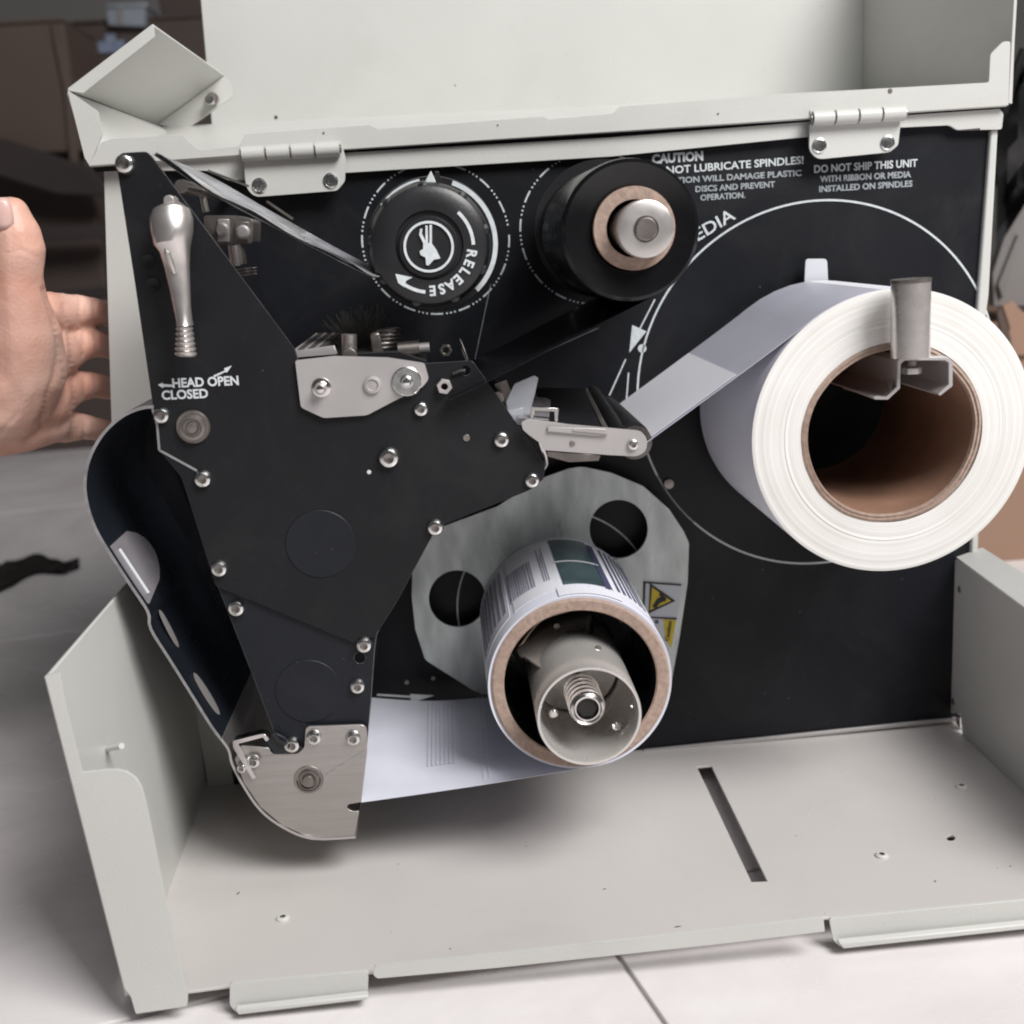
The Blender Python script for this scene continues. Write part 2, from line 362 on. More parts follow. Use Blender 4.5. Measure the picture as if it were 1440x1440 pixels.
# ---------------------------------------------------------------- screws
_screw = {}
def screw(u, v, Y, rpx, parent, kind='dome', name='screw'):
    """pan-head screw with a socket; its seat is at depth Y"""
    r = rpx*S(Y); key = (kind, round(r, 5)); c = P(u, v, Y)
    if key in _screw: return dup(_screw[key], (c.x, Y + _screw[key + ('dy',)], c.z), parent)
    if kind == 'dome': prof = [(r, 0), (r, -.12*r), (r*.97, -.35*r), (r*.82, -.62*r), (r*.6, -.74*r), (r*.48, -.75*r), (r*.46, -.42*r), (1e-7, -.36*r)]; pm = [0]*5 + [1, 1]
    elif kind == 'flat': prof = [(r, 0), (r*.98, -.12*r), (r*.80, -.17*r), (r*.74, -.10*r), (r*.35, -.12*r), (r*.32, .1*r), (1e-7, .12*r)]; pm = [0]*4 + [1, 1]
    elif kind == 'rivet': prof = [(r, 0), (r*.97, -.35*r), (r*.85, -.5*r), (r*.5, -.55*r), (1e-7, -.58*r)]; pm = [0]*4
    o = lathe(name, (c.x, Y, c.z), [(a, b) for a, b in prof], 'screw', parent, 24, mats=['screw', 'dullsteel'] if kind != 'rivet' else ['dullsteel'], pm=pm)
    o.data.polygons.foreach_set('use_smooth', [True]*len(o.data.polygons))
    _screw[key] = o; _screw[key + ('dy',)] = wl(o).y - Y
    return o

# ================================================================= setting
FLOOR_Z = -.3235
fl = box('floor', (-4, -1.6, FLOOR_Z - .05), (4, 3.4, FLOOR_Z - .0025), 'grout', bevel=0); fl['kind'] = 'structure'
# tiles: one joint passes through the pixels (870,1345)-(935,1440)
ja, jb = PZ(870, 1345, FLOOR_Z), PZ(935, 1440, FLOOR_Z)
dirv = (jb - ja).normalized(); dirv = Vector((dirv.x, dirv.y, 0)).normalized(); perp = Vector((-dirv.y, dirv.x, 0))
if perp.x < 0: perp = -perp
jc = PZ(170, 1436, FLOOR_Z); row0 = (jc - ja).dot(dirv)
T = .60; first = None
for i in range(-4, 4):
    for j in range(-3, 5):
        c = ja + perp*((i + .5)*T) + dirv*(row0 - (j + .5)*T) ; c.z = FLOOR_Z - .004
        if first is None:
            g = .0012; h = T/2 - g; pts = [c + perp*(sx*h) + dirv*(sy*h) for sx, sy in ((-1, -1), (1, -1), (1, 1), (-1, 1))]
            vs, fs = solid([pts], (0, 0, .004)); first = mk('tile', vs, fs, 'tile', fl, bevel=.0008, smooth=False); off = wl(first) - c
        else: dup(first, c + off, fl)
wa = box('wall', (-4, 3.0, FLOOR_Z), (4, 3.1, 2.6), 'wall', bevel=0); wa['kind'] = 'structure'

# ================================================================= printer
PRN = thing('label_printer', 'beige industrial label printer with its cover raised and black mechanism open', 'printer', (.07, 0, -.3235))
TZ = -.311
# body pan ------------------------------------------------------------
slot = [PZ(*q, TZ) for q in ((980, 1078), (1000, 1076), (1079, 1239), (1057, 1240))]
hole2 = [PZ(u.x, u.y, TZ) for u in circ(1337, 1178, 6, 12, 4)]
outer = [Vector((-.167, .02, TZ)), Vector((.3045, .02, TZ)), Vector((.3045, -.19, TZ)), PZ(1162, 1290, TZ), PZ(524, 1366, TZ), PZ(322, 1386, TZ), PZ(262, 1394, TZ), Vector((-.157, -.203, TZ)), Vector((-.1665, -.1, TZ))]
vs, fs = solid([outer, slot, hole2], (0, 0, -.0016))
pan = mk('bottom_pan', vs, fs, 'tray', PRN, bevel=.0004)
for (u, v, r) in ((398, 1292, 11), (1240, 1204, 11), (1352, 1107, 11)):
    c = PZ(u, v, TZ); r *= .0003; lathe('screw', c, [(r, 0), (r*.95, .25*r), (r*.7, .42*r), (r*.42, .42*r), (r*.36, .1*r), (1e-7, .1*r)], 'screw', pan, 20, axis='Z', mats=['beige', 'dullsteel'], pm=[0, 0, 0, 1, 1])
for (u, v, l, a) in ((335, 1256, .003, 1.1), (850, 1250, .0022, .2), (1315, 1239, .002, 1.2), (1421, 1218, .0014, .3), (953, 1303, .004, .1), (633, 1334, .0012, .9), (740, 1190, .0012, .4), (1120, 1175, .0010, .4), (560, 1215, .0009, .4)):
    c = PZ(u, v, TZ + .0001); d = Vector((math.cos(a), math.sin(a), 0))*l/2; n = Vector((-d.y, d.x, 0)).normalized()*.0005
    mk('scuff_mark', *solid([[c - d, c + n, c + d, c - n]], (0, 0, -.0001)), 'dullsteel', pan, smooth=False)
# left wall (x = -.165) with its notched front flange
lt = -.157
wallL = mk('left_wall', *solid([[P(181, 1400, -.203), Vector((-.1665, .01, TZ - .004)), Vector((-.1665, .01, lt - .005)), Vector((-.1685, -.09, lt + .001)), P(67, 952, -.203)]], (-.0016, 0, 0)), 'beige', PRN, bevel=.0004)
plate('front_flange', [(63, 951), (84, 945), (91, 985), (116, 1087), (150, 1083), (165, 1083), (178, 1086), (190, 1094), (198, 1106), (204, 1125), (210, 1152), (236, 1280), (264, 1401, 3), (263, 1415, 3), (191, 1426, 3), (184, 1402), (175, 1390)], -.2045, .0016, 'beige', PRN, bevel=.0005)
# small tab punched from the left wall
ta = PX(150, 1050, -.166); tube('locating_pin', [PX(150, 1053, -.166), PX(171, 1049, -.156)], .0014, 'beige', PRN, 8)
# right wall
RX = .2935
rw = [PX(u, v, RX) for u, v in ((1350, 789), (1338, 786), (1318, 809), (1330, 824), (1325, 900), (1321, 1003), (1350, 1003))] + [Vector((RX, PX(1354, 1008, RX).y, TZ)), Vector((RX, -.20, TZ)), Vector((RX, -.20, PX(1440, 858, RX).z - .004))]
vs, fs = solid([rw], (.0016, 0, 0)); wallR = mk('right_wall', vs, fs, 'beige', PRN, bevel=.0004)
q = [PX(1344, 786, RX), PX(1440, 857, RX)]; q[1] = q[0] + (q[1]-q[0])*2.6
sheet('wall_top_flange', [q[0] + Vector((0, 0, .0012)), q[1] + Vector((0, 0, .0012)), q[1] + Vector((.016, 0, .012)), q[0] + Vector((.016, 0, .006))], .0014, 'beige', wallR)
for (u, v) in ((1350, 829), (1341, 987)):
    c = PX(u, v, RX - .0001); lathe('rivet', c, [(.0021, 0), (.0019, -.0006), (1e-7, -.0009)], 'dullsteel', wallR, 18, axis='X')
sheet('pan_hinge_pin', [P(1349, 1009, -.012), P(1358, 1002, -.012), P(1360, 1020, -.012), P(1350, 1024, -.012)], .006, 'chrome', PRN)
# front lip: low strip and two tabs
plate('front_lip', [(527, 1359), (700, 1342), (1000, 1309), (1158, 1291), (1160, 1310), (1000, 1329), (700, 1361), (531, 1376), (525, 1371)], -.2035, .0016, 'beige', PRN, r=2, bevel=.0006)
plate('front_tab', [(323, 1383, 4), (518, 1366, 4), (517, 1403, 7), (332, 1425, 7), (323, 1413, 4)], -.2035, .0016, 'beige', PRN, bevel=.0007)
plate('front_tab', [(1166, 1292, 4), (1500, 1260, 4), (1500, 1300, 7), (1185, 1334, 10), (1172, 1324, 6)], -.197, .0016, 'beige', PRN, bevel=.0007)
plate('tab_curl', [(330, 1421), (517, 1400), (518, 1406), (335, 1428)], -.208, .004, 'beige', PRN, bevel=.0007)
plate('tab_curl', [(1180, 1327), (1500, 1294), (1500, 1301), (1186, 1335)], -.202, .004, 'beige', PRN, bevel=.0007)
# body: front strip, main panel, frame -------------------------------
plate('housing_strip', [(146, 236, 3), (330, 226), (330, 300), (360, 1122), (296, 1124, 4), (205, 600)][:0] or [(146, 236, 3), (300, 230), (345, 1105), (296, 1124, 4), (258, 900), (157, 600)], .001, .016, 'beige', PRN, bevel=.001)
plate('housing_foot', [(297, 1112), (338, 1108), (339, 1123), (299, 1127)], -.004, .006, 'dullsteel', PRN)
main = plate('main_panel', [(230, 229), (480, 213), (860, 190), (1399, 155), (1390, 400), (1352, 1010), (905, 1054), (905, 1062), (330, 1110), (270, 700)], 0.0, .003, 'panel', PRN)
box('rear_housing', (-.10, .018, -.30), (.30, .16, .036), 'beige', PRN, bevel=.003)
plate('panel_bottom_edge', [(905, 1055), (1349, 1009), (1349, 1014), (905, 1060)], -.003, .002, 'satin', PRN)
plate('side_bead', [(1394, 182), (1404, 181), (1391, 415), (1382, 480), (1376, 780), (1366, 780), (1375, 430)], -.003, .004, 'beige', PRN, bevel=.001)
plate('top_flange', [(218, 228), (335, 219), (484, 215), (860, 193), (1140, 171), (1406, 153), (1411, 160), (1409, 182, 4), (1346, 183, 4), (1335, 176, 4), (1270, 179), (860, 220), (487, 243), (345, 254), (322, 254, 3), (290, 240, 3), (222, 240)], -.005, .0016, 'beige', PRN, bevel=.0004)
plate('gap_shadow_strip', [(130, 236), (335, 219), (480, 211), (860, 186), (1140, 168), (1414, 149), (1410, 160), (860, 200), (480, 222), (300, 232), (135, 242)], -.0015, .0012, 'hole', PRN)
# ---- raised cover ------------------------------------------------------
LID = thing('x', 'x', 'x', (.07, .05, .06)); LID.name = 'raised_cover'; WL['raised_cover'] = Vector((.07, .05, .06))
for k in ('label', 'category'): del LID[k]
LID.parent = PRN; LID.location = Vector((.07, .05, .06)) - wl(PRN)
plate('cover_flange', [(125, 233), (142, 200, 4), (160, 195, 3), (258, 190, 6), (267, 201, 4), (281, 212, 4), (335, 206), (345, 189), (520, 176), (532, 182), (763, 164), (772, 168), (862, 160), (872, 150), (1100, 132), (1391, 116, 4), (1393, 76, 4), (1411, 58, 4), (1421, 58, 4), (1418, 148), (1140, 166), (860, 185), (480, 210), (335, 218)], -.009, .0016, 'beige', LID, bevel=.0004)
YB = .15
def lidpt(u, v, Y): return P(u, v, Y)
sheet('cover_side_panel', [P(268, -160, YB), P(1219, -160, YB), P(1214, 140, YB), P(900, 170, YB), P(300, 200, YB)], .0016, 'beige', LID)
for (u, v, r) in ((388, 165, 2.4), (640, 120, 1)): disc('paint_chip', u, v, YB - .0003, r, .0003, 'socket', LID, 7)
for (u, v, r) in ((1252, 128, 3.4), (455, 187, 1.5), (700, 176, 1.2), (1010, 160, 1.4)): disc('paint_chip', u, v, -.0093, r, .0003, 'dullsteel', LID, 7)
# sloping plate from the flange back to the side panel
a, b = P(125, 231, -.007), P(1416, 146, -.007); c_, d_ = P(1214, 116, YB - .001), P(215, 168, YB - .001)
mk('cover_top_panel', *solid([[a, b, P(1214, 132, YB - .001), P(345, 191, YB - .001), P(262, 190, YB - .001), P(222, 178, .10)]], (0, .001, -.0014)), 'beige', LID)
sheet('cover_end_wall', [P(1420, 146, -.006), P(1432, -160, -.006), P(1216, -160, YB - .001), P(1213, 134, YB - .001)], .0016, 'beige', LID)
plate('cover_rim', [(1418, 146), (1422, 144), (1434, -60), (1429, -60)], -.0075, .0016, 'beige', LID)
# chamfered nose of the cover, left
plate('nose_tab', [(95, 127), (137, 156, 3), (144, 188, 3), (126, 233), (119, 222)], -.0075, .0016, 'beige', LID, bevel=.0004)
plate('nose_flange', [(95, 127), (216, 35, 3), (217, 52), (117, 131)], -.0055, .0016, 'beige', LID, bevel=.0004)
sheet('nose_panel', [P(97, 128, -.003), P(217, 37, -.003), P(316, 107, .10), P(222, 176, .10)], .0016, 'beige', LID)
sheet('nose_wall', [P(97, 129, -.002), P(222, 176, .10), P(262, 196, .10), P(128, 231, -.002)], .0016, 'beige', LID)
plate('catch_tab', [(315, 107), (325, 118, 3), (327, 136, 3), (261, 183, 3), (222, 175)], .098, .0016, 'beige', LID, bevel=.0004)
screw(299, 139, .096, 8, LID, 'rivet', 'catch_stud'); disc('catch_stud', 294, 140, .088, 6, .008, 'chrome', LID, 20)
# ---- hinges ------------------------------------------------------------
def hinge(leaf, upper, kx, y0, y1, rpx, screws):
    h = plate('hinge', leaf, -.011, .0018, 'beige', PRN, bevel=0)
    plate('upper_leaf', upper, -.0098, .001, 'beige', h)
    for i in range(4):
        g = 1.6; a, b = kx[i] + g, kx[i+1] - g
        f = lambda x: y0 + (y1 - y0)*(x - kx[0])/(kx[4] - kx[0])
        tube('knuckle', [P(a, f(a), -.0135), P(b, f(b), -.0135)], rpx*S(-.0135), 'beige' if i % 2 == 0 else 'beige', h, 20)
    tube('pin', [P(kx[0] - 1, y0, -.0135), P(kx[4] + 1, y1, -.0135)], rpx*.55*S(-.0135), 'dullsteel', h, 12)
    for s in screws: screw(s[0], s[1], -.0111, 10, h, 'flat')
hinge([(342, 218), (482, 208), (486, 222), (485, 255, 4), (474, 268, 4), (358, 277, 12), (346, 264, 10)], [(337, 208), (478, 198), (479, 214), (338, 224)], (339, 374, 409, 443, 479), 217, 209, 9.5, ((365, 261), (465, 254)))
hinge([(1139, 175), (1265, 166), (1266, 178), (1263, 204, 4), (1251, 214, 4), (1150, 224, 12), (1138, 212, 10)], [(1139, 155), (1274, 147), (1274, 163), (1140, 172)], (1141, 1173, 1206, 1239, 1273), 167, 159, 9.5, ((1152, 205), (1248, 201)))

# ---- print on the main panel -------------------------------------------
IY = -.00035
mc = P(1150, 546, 0)
def apx(u, v, c=mc):
    p = P(u, v, 0) - c; return -math.degrees(math.atan2(p.z, p.x))
flat_strip('media_circle', arc_loops(mc, .1046, .0011, IY, [(-205, 135)]), 'ink', main)
flat_strip('media_circle_base', arc_loops(mc, .1046, .0008, IY, [(135, 155)]), 'inkdim', main)
def strokes(name, segs, w_, mt='ink', par=main, Y=IY):
    ls = []
    for (a, b) in segs:
        A, B = P(*a, Y), P(*b, Y); d = (B - A).normalized(); n = Vector((-d.z, 0, d.x))*w_/2; ls.append([A + n, B + n, B - n, A - n])
    return flat_strip(name, ls, mt, par)
def polyink(name, polys, mt='ink', par=main, Y=IY): return flat_strip(name, [[P(*q, Y) for q in pl] for pl in polys], mt, par)
strokes('path_line', [((921, 421), (900, 462)), ((880, 505), (857, 556)), ((884, 524), (880, 575))], .0008)
polyink('path_arrow', [[(889, 457), (909, 466), (885, 496)]])
polyink('path_dot', [circ(903, 490, 6, 14)]); 
screw(940, 680, 0, 8, main, 'rivet', 'rivet')
ls = []
def dashes(cu, cv, r, a0, a1, phase=0):
    c = P(cu, cv, 0); segs = []; a = a0 + phase
    while a < a1:
        segs.append((a, a + 9.5)); a += 12
        for _ in range(3): segs.append((a, a + 1.3)); a += 3.2
        a += .6
    return arc_loops(c, r*S(0), .0009, IY, segs)
flat_strip('dashed_circle', dashes(613, 337, 97.5, 0, 355), 'ink', main)
flat_strip('dashed_circle', dashes(835, 322, 98.5, 0, 355, 4), 'ink', main)
flat_strip('rewind_circle', arc_loops(P(781, 852, 0), 141*S(0), .0009, IY, [(0, 360)]), 'ink', main)
text_line('caution_lettering', 'CAUTION', (917, 230), (989, 225), 11.5, IY, 'ink', main, .045)
text_line('caution_lettering', 'DO NOT LUBRICATE SPINDLES!', (908, 247), (1130, 230), 10, IY, 'ink', main, .02)
text_line('caution_lettering', 'LUBRICATION WILL DAMAGE PLASTIC', (900, 261), (1127, 247), 7.8, IY, 'inkdim', main, .028)
text_line('caution_lettering', 'DISCS AND PREVENT', (978, 270), (1090, 263), 7.8, IY, 'inkdim', main, .028)
text_line('caution_lettering', 'OPERATION.', (985, 282), (1048, 278), 7.8, IY, 'inkdim', main, .028)
text_line('shipping_lettering', 'DO NOT SHIP THIS UNIT', (1145, 243), (1290, 234), 10, IY, 'ink', main, .02)
text_line('shipping_lettering', 'WITH RIBBON OR MEDIA', (1153, 256), (1281, 249), 8, IY, 'inkdim', main, .028)
text_line('shipping_lettering', 'INSTALLED ON SPINDLES', (1152, 270), (1283, 262), 8, IY, 'inkdim', main, .028)
text_line('media_lettering', 'MEDIA', (962, 351), (1035, 307), 17, IY, 'ink', main, .01)
# white tab of the media width guide above the roll
plate('guide_tab', [(1133, 364, 5), (1163, 364, 5), (1165, 400), (1131, 400)], -.009, .0012, 'labelwhite', PRN)

# ================================================================= front side plate
YP = -.117
SP = plate('side_plate', [(163, 226, 4), (170, 215, 5), (206, 213, 4), (214, 221), (414, 490), (419, 506), (600, 511), (664, 507, 5), (716, 580), (767, 655, 5), (764, 674), (746, 689, 8), (613, 742, 10), (606, 757), (560, 843), (528, 894), (500, 904), (303, 823), (296, 800), (256, 672), (224, 633), (219, 598), (190, 400)], YP, .002, 'plate', PRN,
           holes=[circ(506, 925, .01, 3)][:0] + [circ(655, 521, 7, 18)], bevel=.0004)
LP = plate('lower_side_plate', [(296, 800), (560, 830), (530, 893), (527, 914), (522, 985), (516, 1050), (432, 1054), (386, 1032, 6), (355, 950), (320, 860)], YP + .0022, .002, 'plate2', PRN, holes=[circ(506, 925, 8, 18)], bevel=.0004)
plate('rear_side_plate', [(214, 224), (300, 330), (414, 470), (640, 505), (700, 500), (760, 640), (600, 740), (520, 880), (515, 1020), (330, 800), (300, 700)][:0] or [(240, 640), (420, 500), (640, 520), (740, 660), (600, 740), (540, 860), (520, 990), (400, 1000), (330, 860)], -.012, .002, 'panel', PRN)
for o_ in (SP, LP):
    o_.data.materials.append(M['edgedim']); o_.modifiers['bevel'].material = 1; o_.modifiers['bevel'].width = .00025
# knock-out discs
for (u, v, r, par) in ((451, 765, 49, SP), (434, 972, 48, LP)):
    Y = YP - .0002 if par is SP else YP + .0020
    c = P(u, v, Y); R = r*S(Y); lathe('knockout_disc', (c.x, Y, c.z), [(R, .0003), (R, -.0001), (R - .0003, -.00035), (1e-7, -.0004)], 'plate2', par, 64)
for (u, v) in ((209, 367), (216, 400)): c = P(u, v, YP); R = 9*S(YP); lathe('dimple', (c.x, YP, c.z), [(R, .0002), (R, -.0006), (R*.75, -.0004), (1e-7, -.0001)], 'plate', SP, 24)
for (u, v, r) in ((177, 231, 13), (228, 584, 11.5), (286, 673, 12.5), (547, 643, 15), (592, 575, 10.5), (705, 618, 11.5), (748, 675, 11), (612, 741, 12), (309, 799, 12), (512, 906, 12)): screw(u, v, YP, r, SP)
for (u, v, r) in ((333, 854, 12.5), (503, 964, 11.5), (411, 1046, 12.5)): screw(u, v, YP + .002, r, LP)
# big stepped pivot
c = P(272, 600, YP); s_ = S(YP)
lathe('lever_pivot', (c.x, YP, c.z), [(23*s_, 0), (23*s_, -.0012), (21.5*s_, -.002), (18*s_, -.002), (17.5*s_, -.0032), (13*s_, -.0036), (12*s_, -.0026), (9*s_, -.0026), (7*s_, -.004), (1e-7, -.0042)], 'dullsteel', SP, 48)
# lettering HEAD OPEN / CLOSED
text_line('lever_lettering', 'HEAD OPEN', (243, 545), (336, 541), 12.5, YP - .0002, 'ink', SP, .03)
text_line('lever_lettering', 'CLOSED', (228, 562), (293, 559), 12.5, YP - .0002, 'ink', SP, .03)
def ink_on(name, polys, Y, par): return flat_strip(name, [[P(*q, Y) for q in pl] for pl in polys], 'ink', par)
ink_on('lever_arrow', [[(222, 541), (229, 538), (229, 540), (243, 541), (243, 544), (229, 544), (229, 546)]], YP - .0003, SP)
ink_on('lever_arrow', [[(300, 528), (316, 521), (315, 518), (326, 514), (319, 524), (317, 523), (301, 531)]], YP - .0003, SP)
# hex nut, slot marks
hx = [(u, v) for u, v in [(625 + 11*math.cos(math.radians(a + 10)), 544 + 11*math.sin(math.radians(a + 10))) for a in range(0, 360, 60)]]
plate('hex_nut', hx, YP - .004, .004, 'satin', SP, holes=[circ(625, 544, 5, 16)]); disc('nut_bore', 625, 544, YP - .0005, 5, .0006, 'hole', SP, 16)
hx = [(627 + 9*math.cos(math.radians(a)), 493 + 9*math.sin(math.radians(a))) for a in range(0, 360, 60)]
plate('hex_nut', hx, -.085, .004, 'dullsteel', PRN, holes=[circ(627, 493, 4.5, 16)]); 
tube('latch_wire', [P(637, 526, YP - .001), P(646, 522, YP - .0015), P(654, 521, YP - .001)], .0009, 'chrome', SP, 10)
tube('spring_wire', [P(646, 478, -.10), P(651, 490, -.108), P(657, 506, -.115)], .0008, 'chrome', PRN, 8)
disc('small_rivet', 656, 616, YP - .0005, 5, .001, 'dullsteel', SP, 16); disc('paint_chip', 519, 664, YP - .0001, 3.2, .0003, 'ink', SP, 10)
# ---- zinc bracket, its pins ---------------------------------------------
BR = plate('head_bracket', [(415, 507, 3), (470, 501), (545, 503), (597, 511, 4), (603, 533, 4), (594, 545, 8), (560, 561), (516, 584, 5), (455, 588, 5), (423, 573, 4)], YP - .0025, .0022, 'satin', PRN, bevel=.0004)
YB2 = YP - .0025
def pin(u, v, Y, rp, h, mt, par): return disc('pin', u, v, Y - h, rp, h, mt, par, 24, .35)
c = P(452, 545, YB2); lathe('pin', (c.x, YB2, c.z), [(14*s_, 0), (13*s_, -.0006), (9*s_, -.001), (8*s_, -.0045), (5*s_, -.0065), (1e-7, -.007)], 'chrome', BR, 28)
c = P(524, 541, YB2); lathe('rivet', (c.x, YB2, c.z), [(12*s_, 0), (11.5*s_, -.0014), (8*s_, -.0017), (7*s_, -.0010), (1e-7, -.0012)], 'satin', BR, 28)
c = P(572, 536, YB2); lathe('washer', (c.x, YB2, c.z), [(20*s_, 0), (20*s_, -.0011), (18.5*s_, -.0015), (9*s_, -.0015), (8.5*s_, -.004), (5*s_, -.0062), (1e-7, -.0066)], 'screw', BR, 36)
# ---- chrome head lever ---------------------------------------------------
def loft(name, secs, mt, parent, n=20, cap=True):
    """secs: (u, v, half width px, half depth m, Y) elliptical sections stacked in x-z"""
    pts = [P(s[0], s[1], s[4]) for s in secs]; vs = []; fs = []; m_ = len(secs)
    for i, s in enumerate(secs):
        d = (pts[min(i+1, m_-1)] - pts[max(i-1, 0)]).normalized(); side = Vector((-d.z, 0, d.x)).normalized(); dp = d.cross(side)
        for k in range(n):
            a = 2*math.pi*k/n; vs.append(pts[i] + side*math.cos(a)*s[2]*S(s[4]) + dp*math.sin(a)*s[3])
    for i in range(m_-1):
        for k in range(n): fs.append((i*n+k, i*n+(k+1) % n, (i+1)*n+(k+1) % n, (i+1)*n+k))
    fs += [tuple(range(n)), tuple(reversed(range((m_-1)*n, m_*n)))]
    return mk(name, vs, fs, mt, parent)
LV = loft('head_lever', [(238, 284, 4, .0015, -.126), (240, 288, 13, .0045, -.126), (241, 296, 24, .007, -.127), (241, 308, 28, .0082, -.128), (242, 325, 27, .0085, -.129), (243, 342, 24, .008, -.130), (246, 352, 20, .0055, -.130), (249, 375, 16.5, .004, -.130), (253, 405, 13.5, .0036, -.131), (256, 430, 11.5, .0036, -.131), (259, 450, 10.5, .004, -.131), (260, 458, 11, .005, -.131)], 'satinchrome', PRN)
loft('lever_rib', [(233, 349, 2, .001, -.1345), (236, 356, 5, .0022, -.135), (241, 370, 4.5, .002, -.135), (246, 384, 3, .0012, -.1343)], 'satinchrome', LV, 12)
disc('lever_pin', 237, 282, -.130, 7, .01, 'satinchrome', LV, 18)
for i in range(6): c = (259.5 + i*.35, 462 + i*7); loft('grip_ring', [(c[0], c[1] - 3.2, 9 + i*.5, .0042, -.131), (c[0], c[1] - 1, 11 + i*.7, .0052, -.131), (c[0], c[1] + 1.5, 11 + i*.7, .0052, -.131), (c[0], c[1] + 3.6, 9.5 + i*.5, .0042, -.131)], 'satinchrome', LV, 14)
# ---- curved front guard ---------------------------------------------------
path = smooth_path([Vector((p[0], p[1], 0)) for p in [(216, 574), (196, 577), (172, 588), (148, 610), (130, 640), (122, 672), (124, 705), (136, 742), (158, 780), (186, 823), (210, 860), (214, 884), (240, 926), (270, 974), (300, 1022), (322, 1052), (328, 1074), (344, 1105), (368, 1139), (400, 1163), (440, 1178), (500, 1176)]], 4)
G_ = thing('y', 'y', 'y', P(200, 850, -.06)); G_.name = 'front_guard'; WL['front_guard'] = P(200, 850, -.06)
for k in ('label', 'category'): del G_[k]
G_.parent = PRN; G_.location = wl(G_) - wl(PRN)
k_ = next(i for i, p in enumerate(path) if p.y > 1045)
fr = [P(p.x, p.y, -.118) for p in path[:k_ + 1]]; bk = [Vector((p.x, -.008, p.z)) for p in fr]
ribbon('guard_shell', fr, bk, -.0014, 'inner', G_, edge='edge')
# the lower part is a bare steel scoop
fr2 = [P(p.x, p.y, -.119) for p in path[k_ - 1:]]; bk2 = [Vector((p.x, -.008, p.z)) for p in fr2]
ribbon('scoop', fr2, bk2, -.0012, 'steel', G_, edge='satin')
# top return of the guard, hooked to the side plate
strokes('guard_edge_line', [((214, 574), (221, 598)), ((221, 598), (224, 633)), ((224, 633), (277, 662))], .0011, 'edge', G_, YP - .0004)
# black lining plate closing the guard at the back
bk_px = [p for p in bk]
vs_, fs_ = solid([[Vector((p.x - .0008, -.0100, p.z)) for p in fr[::2]] + [P(330, 1060, -.0095), P(420, 1000, -.0095), P(420, 620, -.0095), P(290, 560, -.0095)]], (0, .0012, 0))
mk('guard_lining', vs_, fs_, 'panel', G_)
# clear window and slots on the guard: they lie on the shell, a little inside it
def on_guard(i, y, off=.0004):
    a, b = fr[max(i-1, 0)], fr[min(i+1, len(fr)-1)]; d = Vector((b.x-a.x, 0, b.z-a.z)).normalized(); n = Vector((-d.z, 0, d.x))
    return Vector((fr[i].x, y, fr[i].z)) + n*off
def near(u, v): return min(range(len(fr)), key=lambda i: (path[i].x - u)**2 + (path[i].y - v)**2)
i0, i1 = near(150, 768), near(205, 852)
idx = list(range(i0, i1 + 1)); frw = []; bkw = []
for j, i in enumerate(idx):
    t = j/(len(idx) - 1); dep = .046*math.sin(math.pi*min(1, max(0, t*.9 + .1)))**.45
    frw.append(on_guard(i, -.116)); bkw.append(on_guard(i, -.116 + dep + .001, .0006))
ribbon('clear_window', frw, bkw, .0005, 'window', G_)
tube('window_rib', [on_guard(i0 + 1, -.110, .0012), on_guard(i1 - 1, -.110, .0012)], .0009, 'labelwhite', G_, 8)
for (a_, b_, y0, y1) in (((215, 872), (238, 922), -.106, -.100), ((262, 962), (300, 1022), -.108, -.100)):
    ii, jj = near(*a_), near(*b_); A, B = on_guard(ii, y0), on_guard(jj, y0); n_ = 14; f_, g_ = [], []
    for k in range(n_ + 1):
        t = k/n_; wv = math.sin(math.pi*t)**.4*(y1 - y0)/2 + .0002; p = A.lerp(B, t); f_.append(Vector((p.x, (y0+y1)/2 - wv, p.z))); g_.append(Vector((p.x, (y0+y1)/2 + wv, p.z)))
    ribbon('slot', f_, g_, .0003, 'sack', G_)
# ---- lower steel bracket --------------------------------------------------
SB = plate('peel_bracket', [(430, 1022, 6), (516, 1019, 10), (516, 1060), (508, 1128), (490, 1131, 4), (487, 1136, 3), (494, 1141, 4), (505, 1141), (499, 1175), (470, 1180), (432, 1176), (397, 1160), (366, 1135), (343, 1101), (330, 1068), (340, 1048), (378, 1052), (382, 1061, 4), (418, 1061, 5), (428, 1052, 4)], YP - .0012, .0016, 'steel', PRN, bevel=.0004, holes=[])
for (u, v) in ((442, 1036), (497, 1037)): screw(u, v, YP - .0012, 11.5, SB)
c = P(434, 1096, YP - .0012); lathe('bearing', (c.x, YP - .0012, c.z), [(22*s_, 0), (21*s_, -.0006), (18*s_, -.0006), (17.5*s_, .0001), (15.5*s_, .0001), (15*s_, -.0016), (13*s_, -.0018), (12*s_, -.0008), (10*s_, -.0008), (8*s_, -.003), (1e-7, -.0034)], 'dullsteel', SB, 40)
strokes('fold_line', [((512, 1056), (457, 1090))], .0006, 'edge', SB, YP - .0014)
plate('guard_clip', [(327, 1042, 3), (372, 1031, 6), (379, 1040, 3), (374, 1043), (370, 1037), (335, 1046), (360, 1094), (355, 1096), (328, 1052)], YP - .004, .006, 'chrome', G_)
screw(357, 1070, YP - .003, 10, G_); screw(340, 1080, YP - .003, 7, G_)
plate('guard_bridge', [(385, 1030), (400, 1037), (408, 1049), (400, 1062), (384, 1058), (375, 1044)], YP - .0003, .002, 'inner', G_)
tube('hook', [P(384, 1030, YP - .002), P(392, 1042, YP - .002), P(402, 1047, YP - .002)], .0009, 'black', G_, 8)

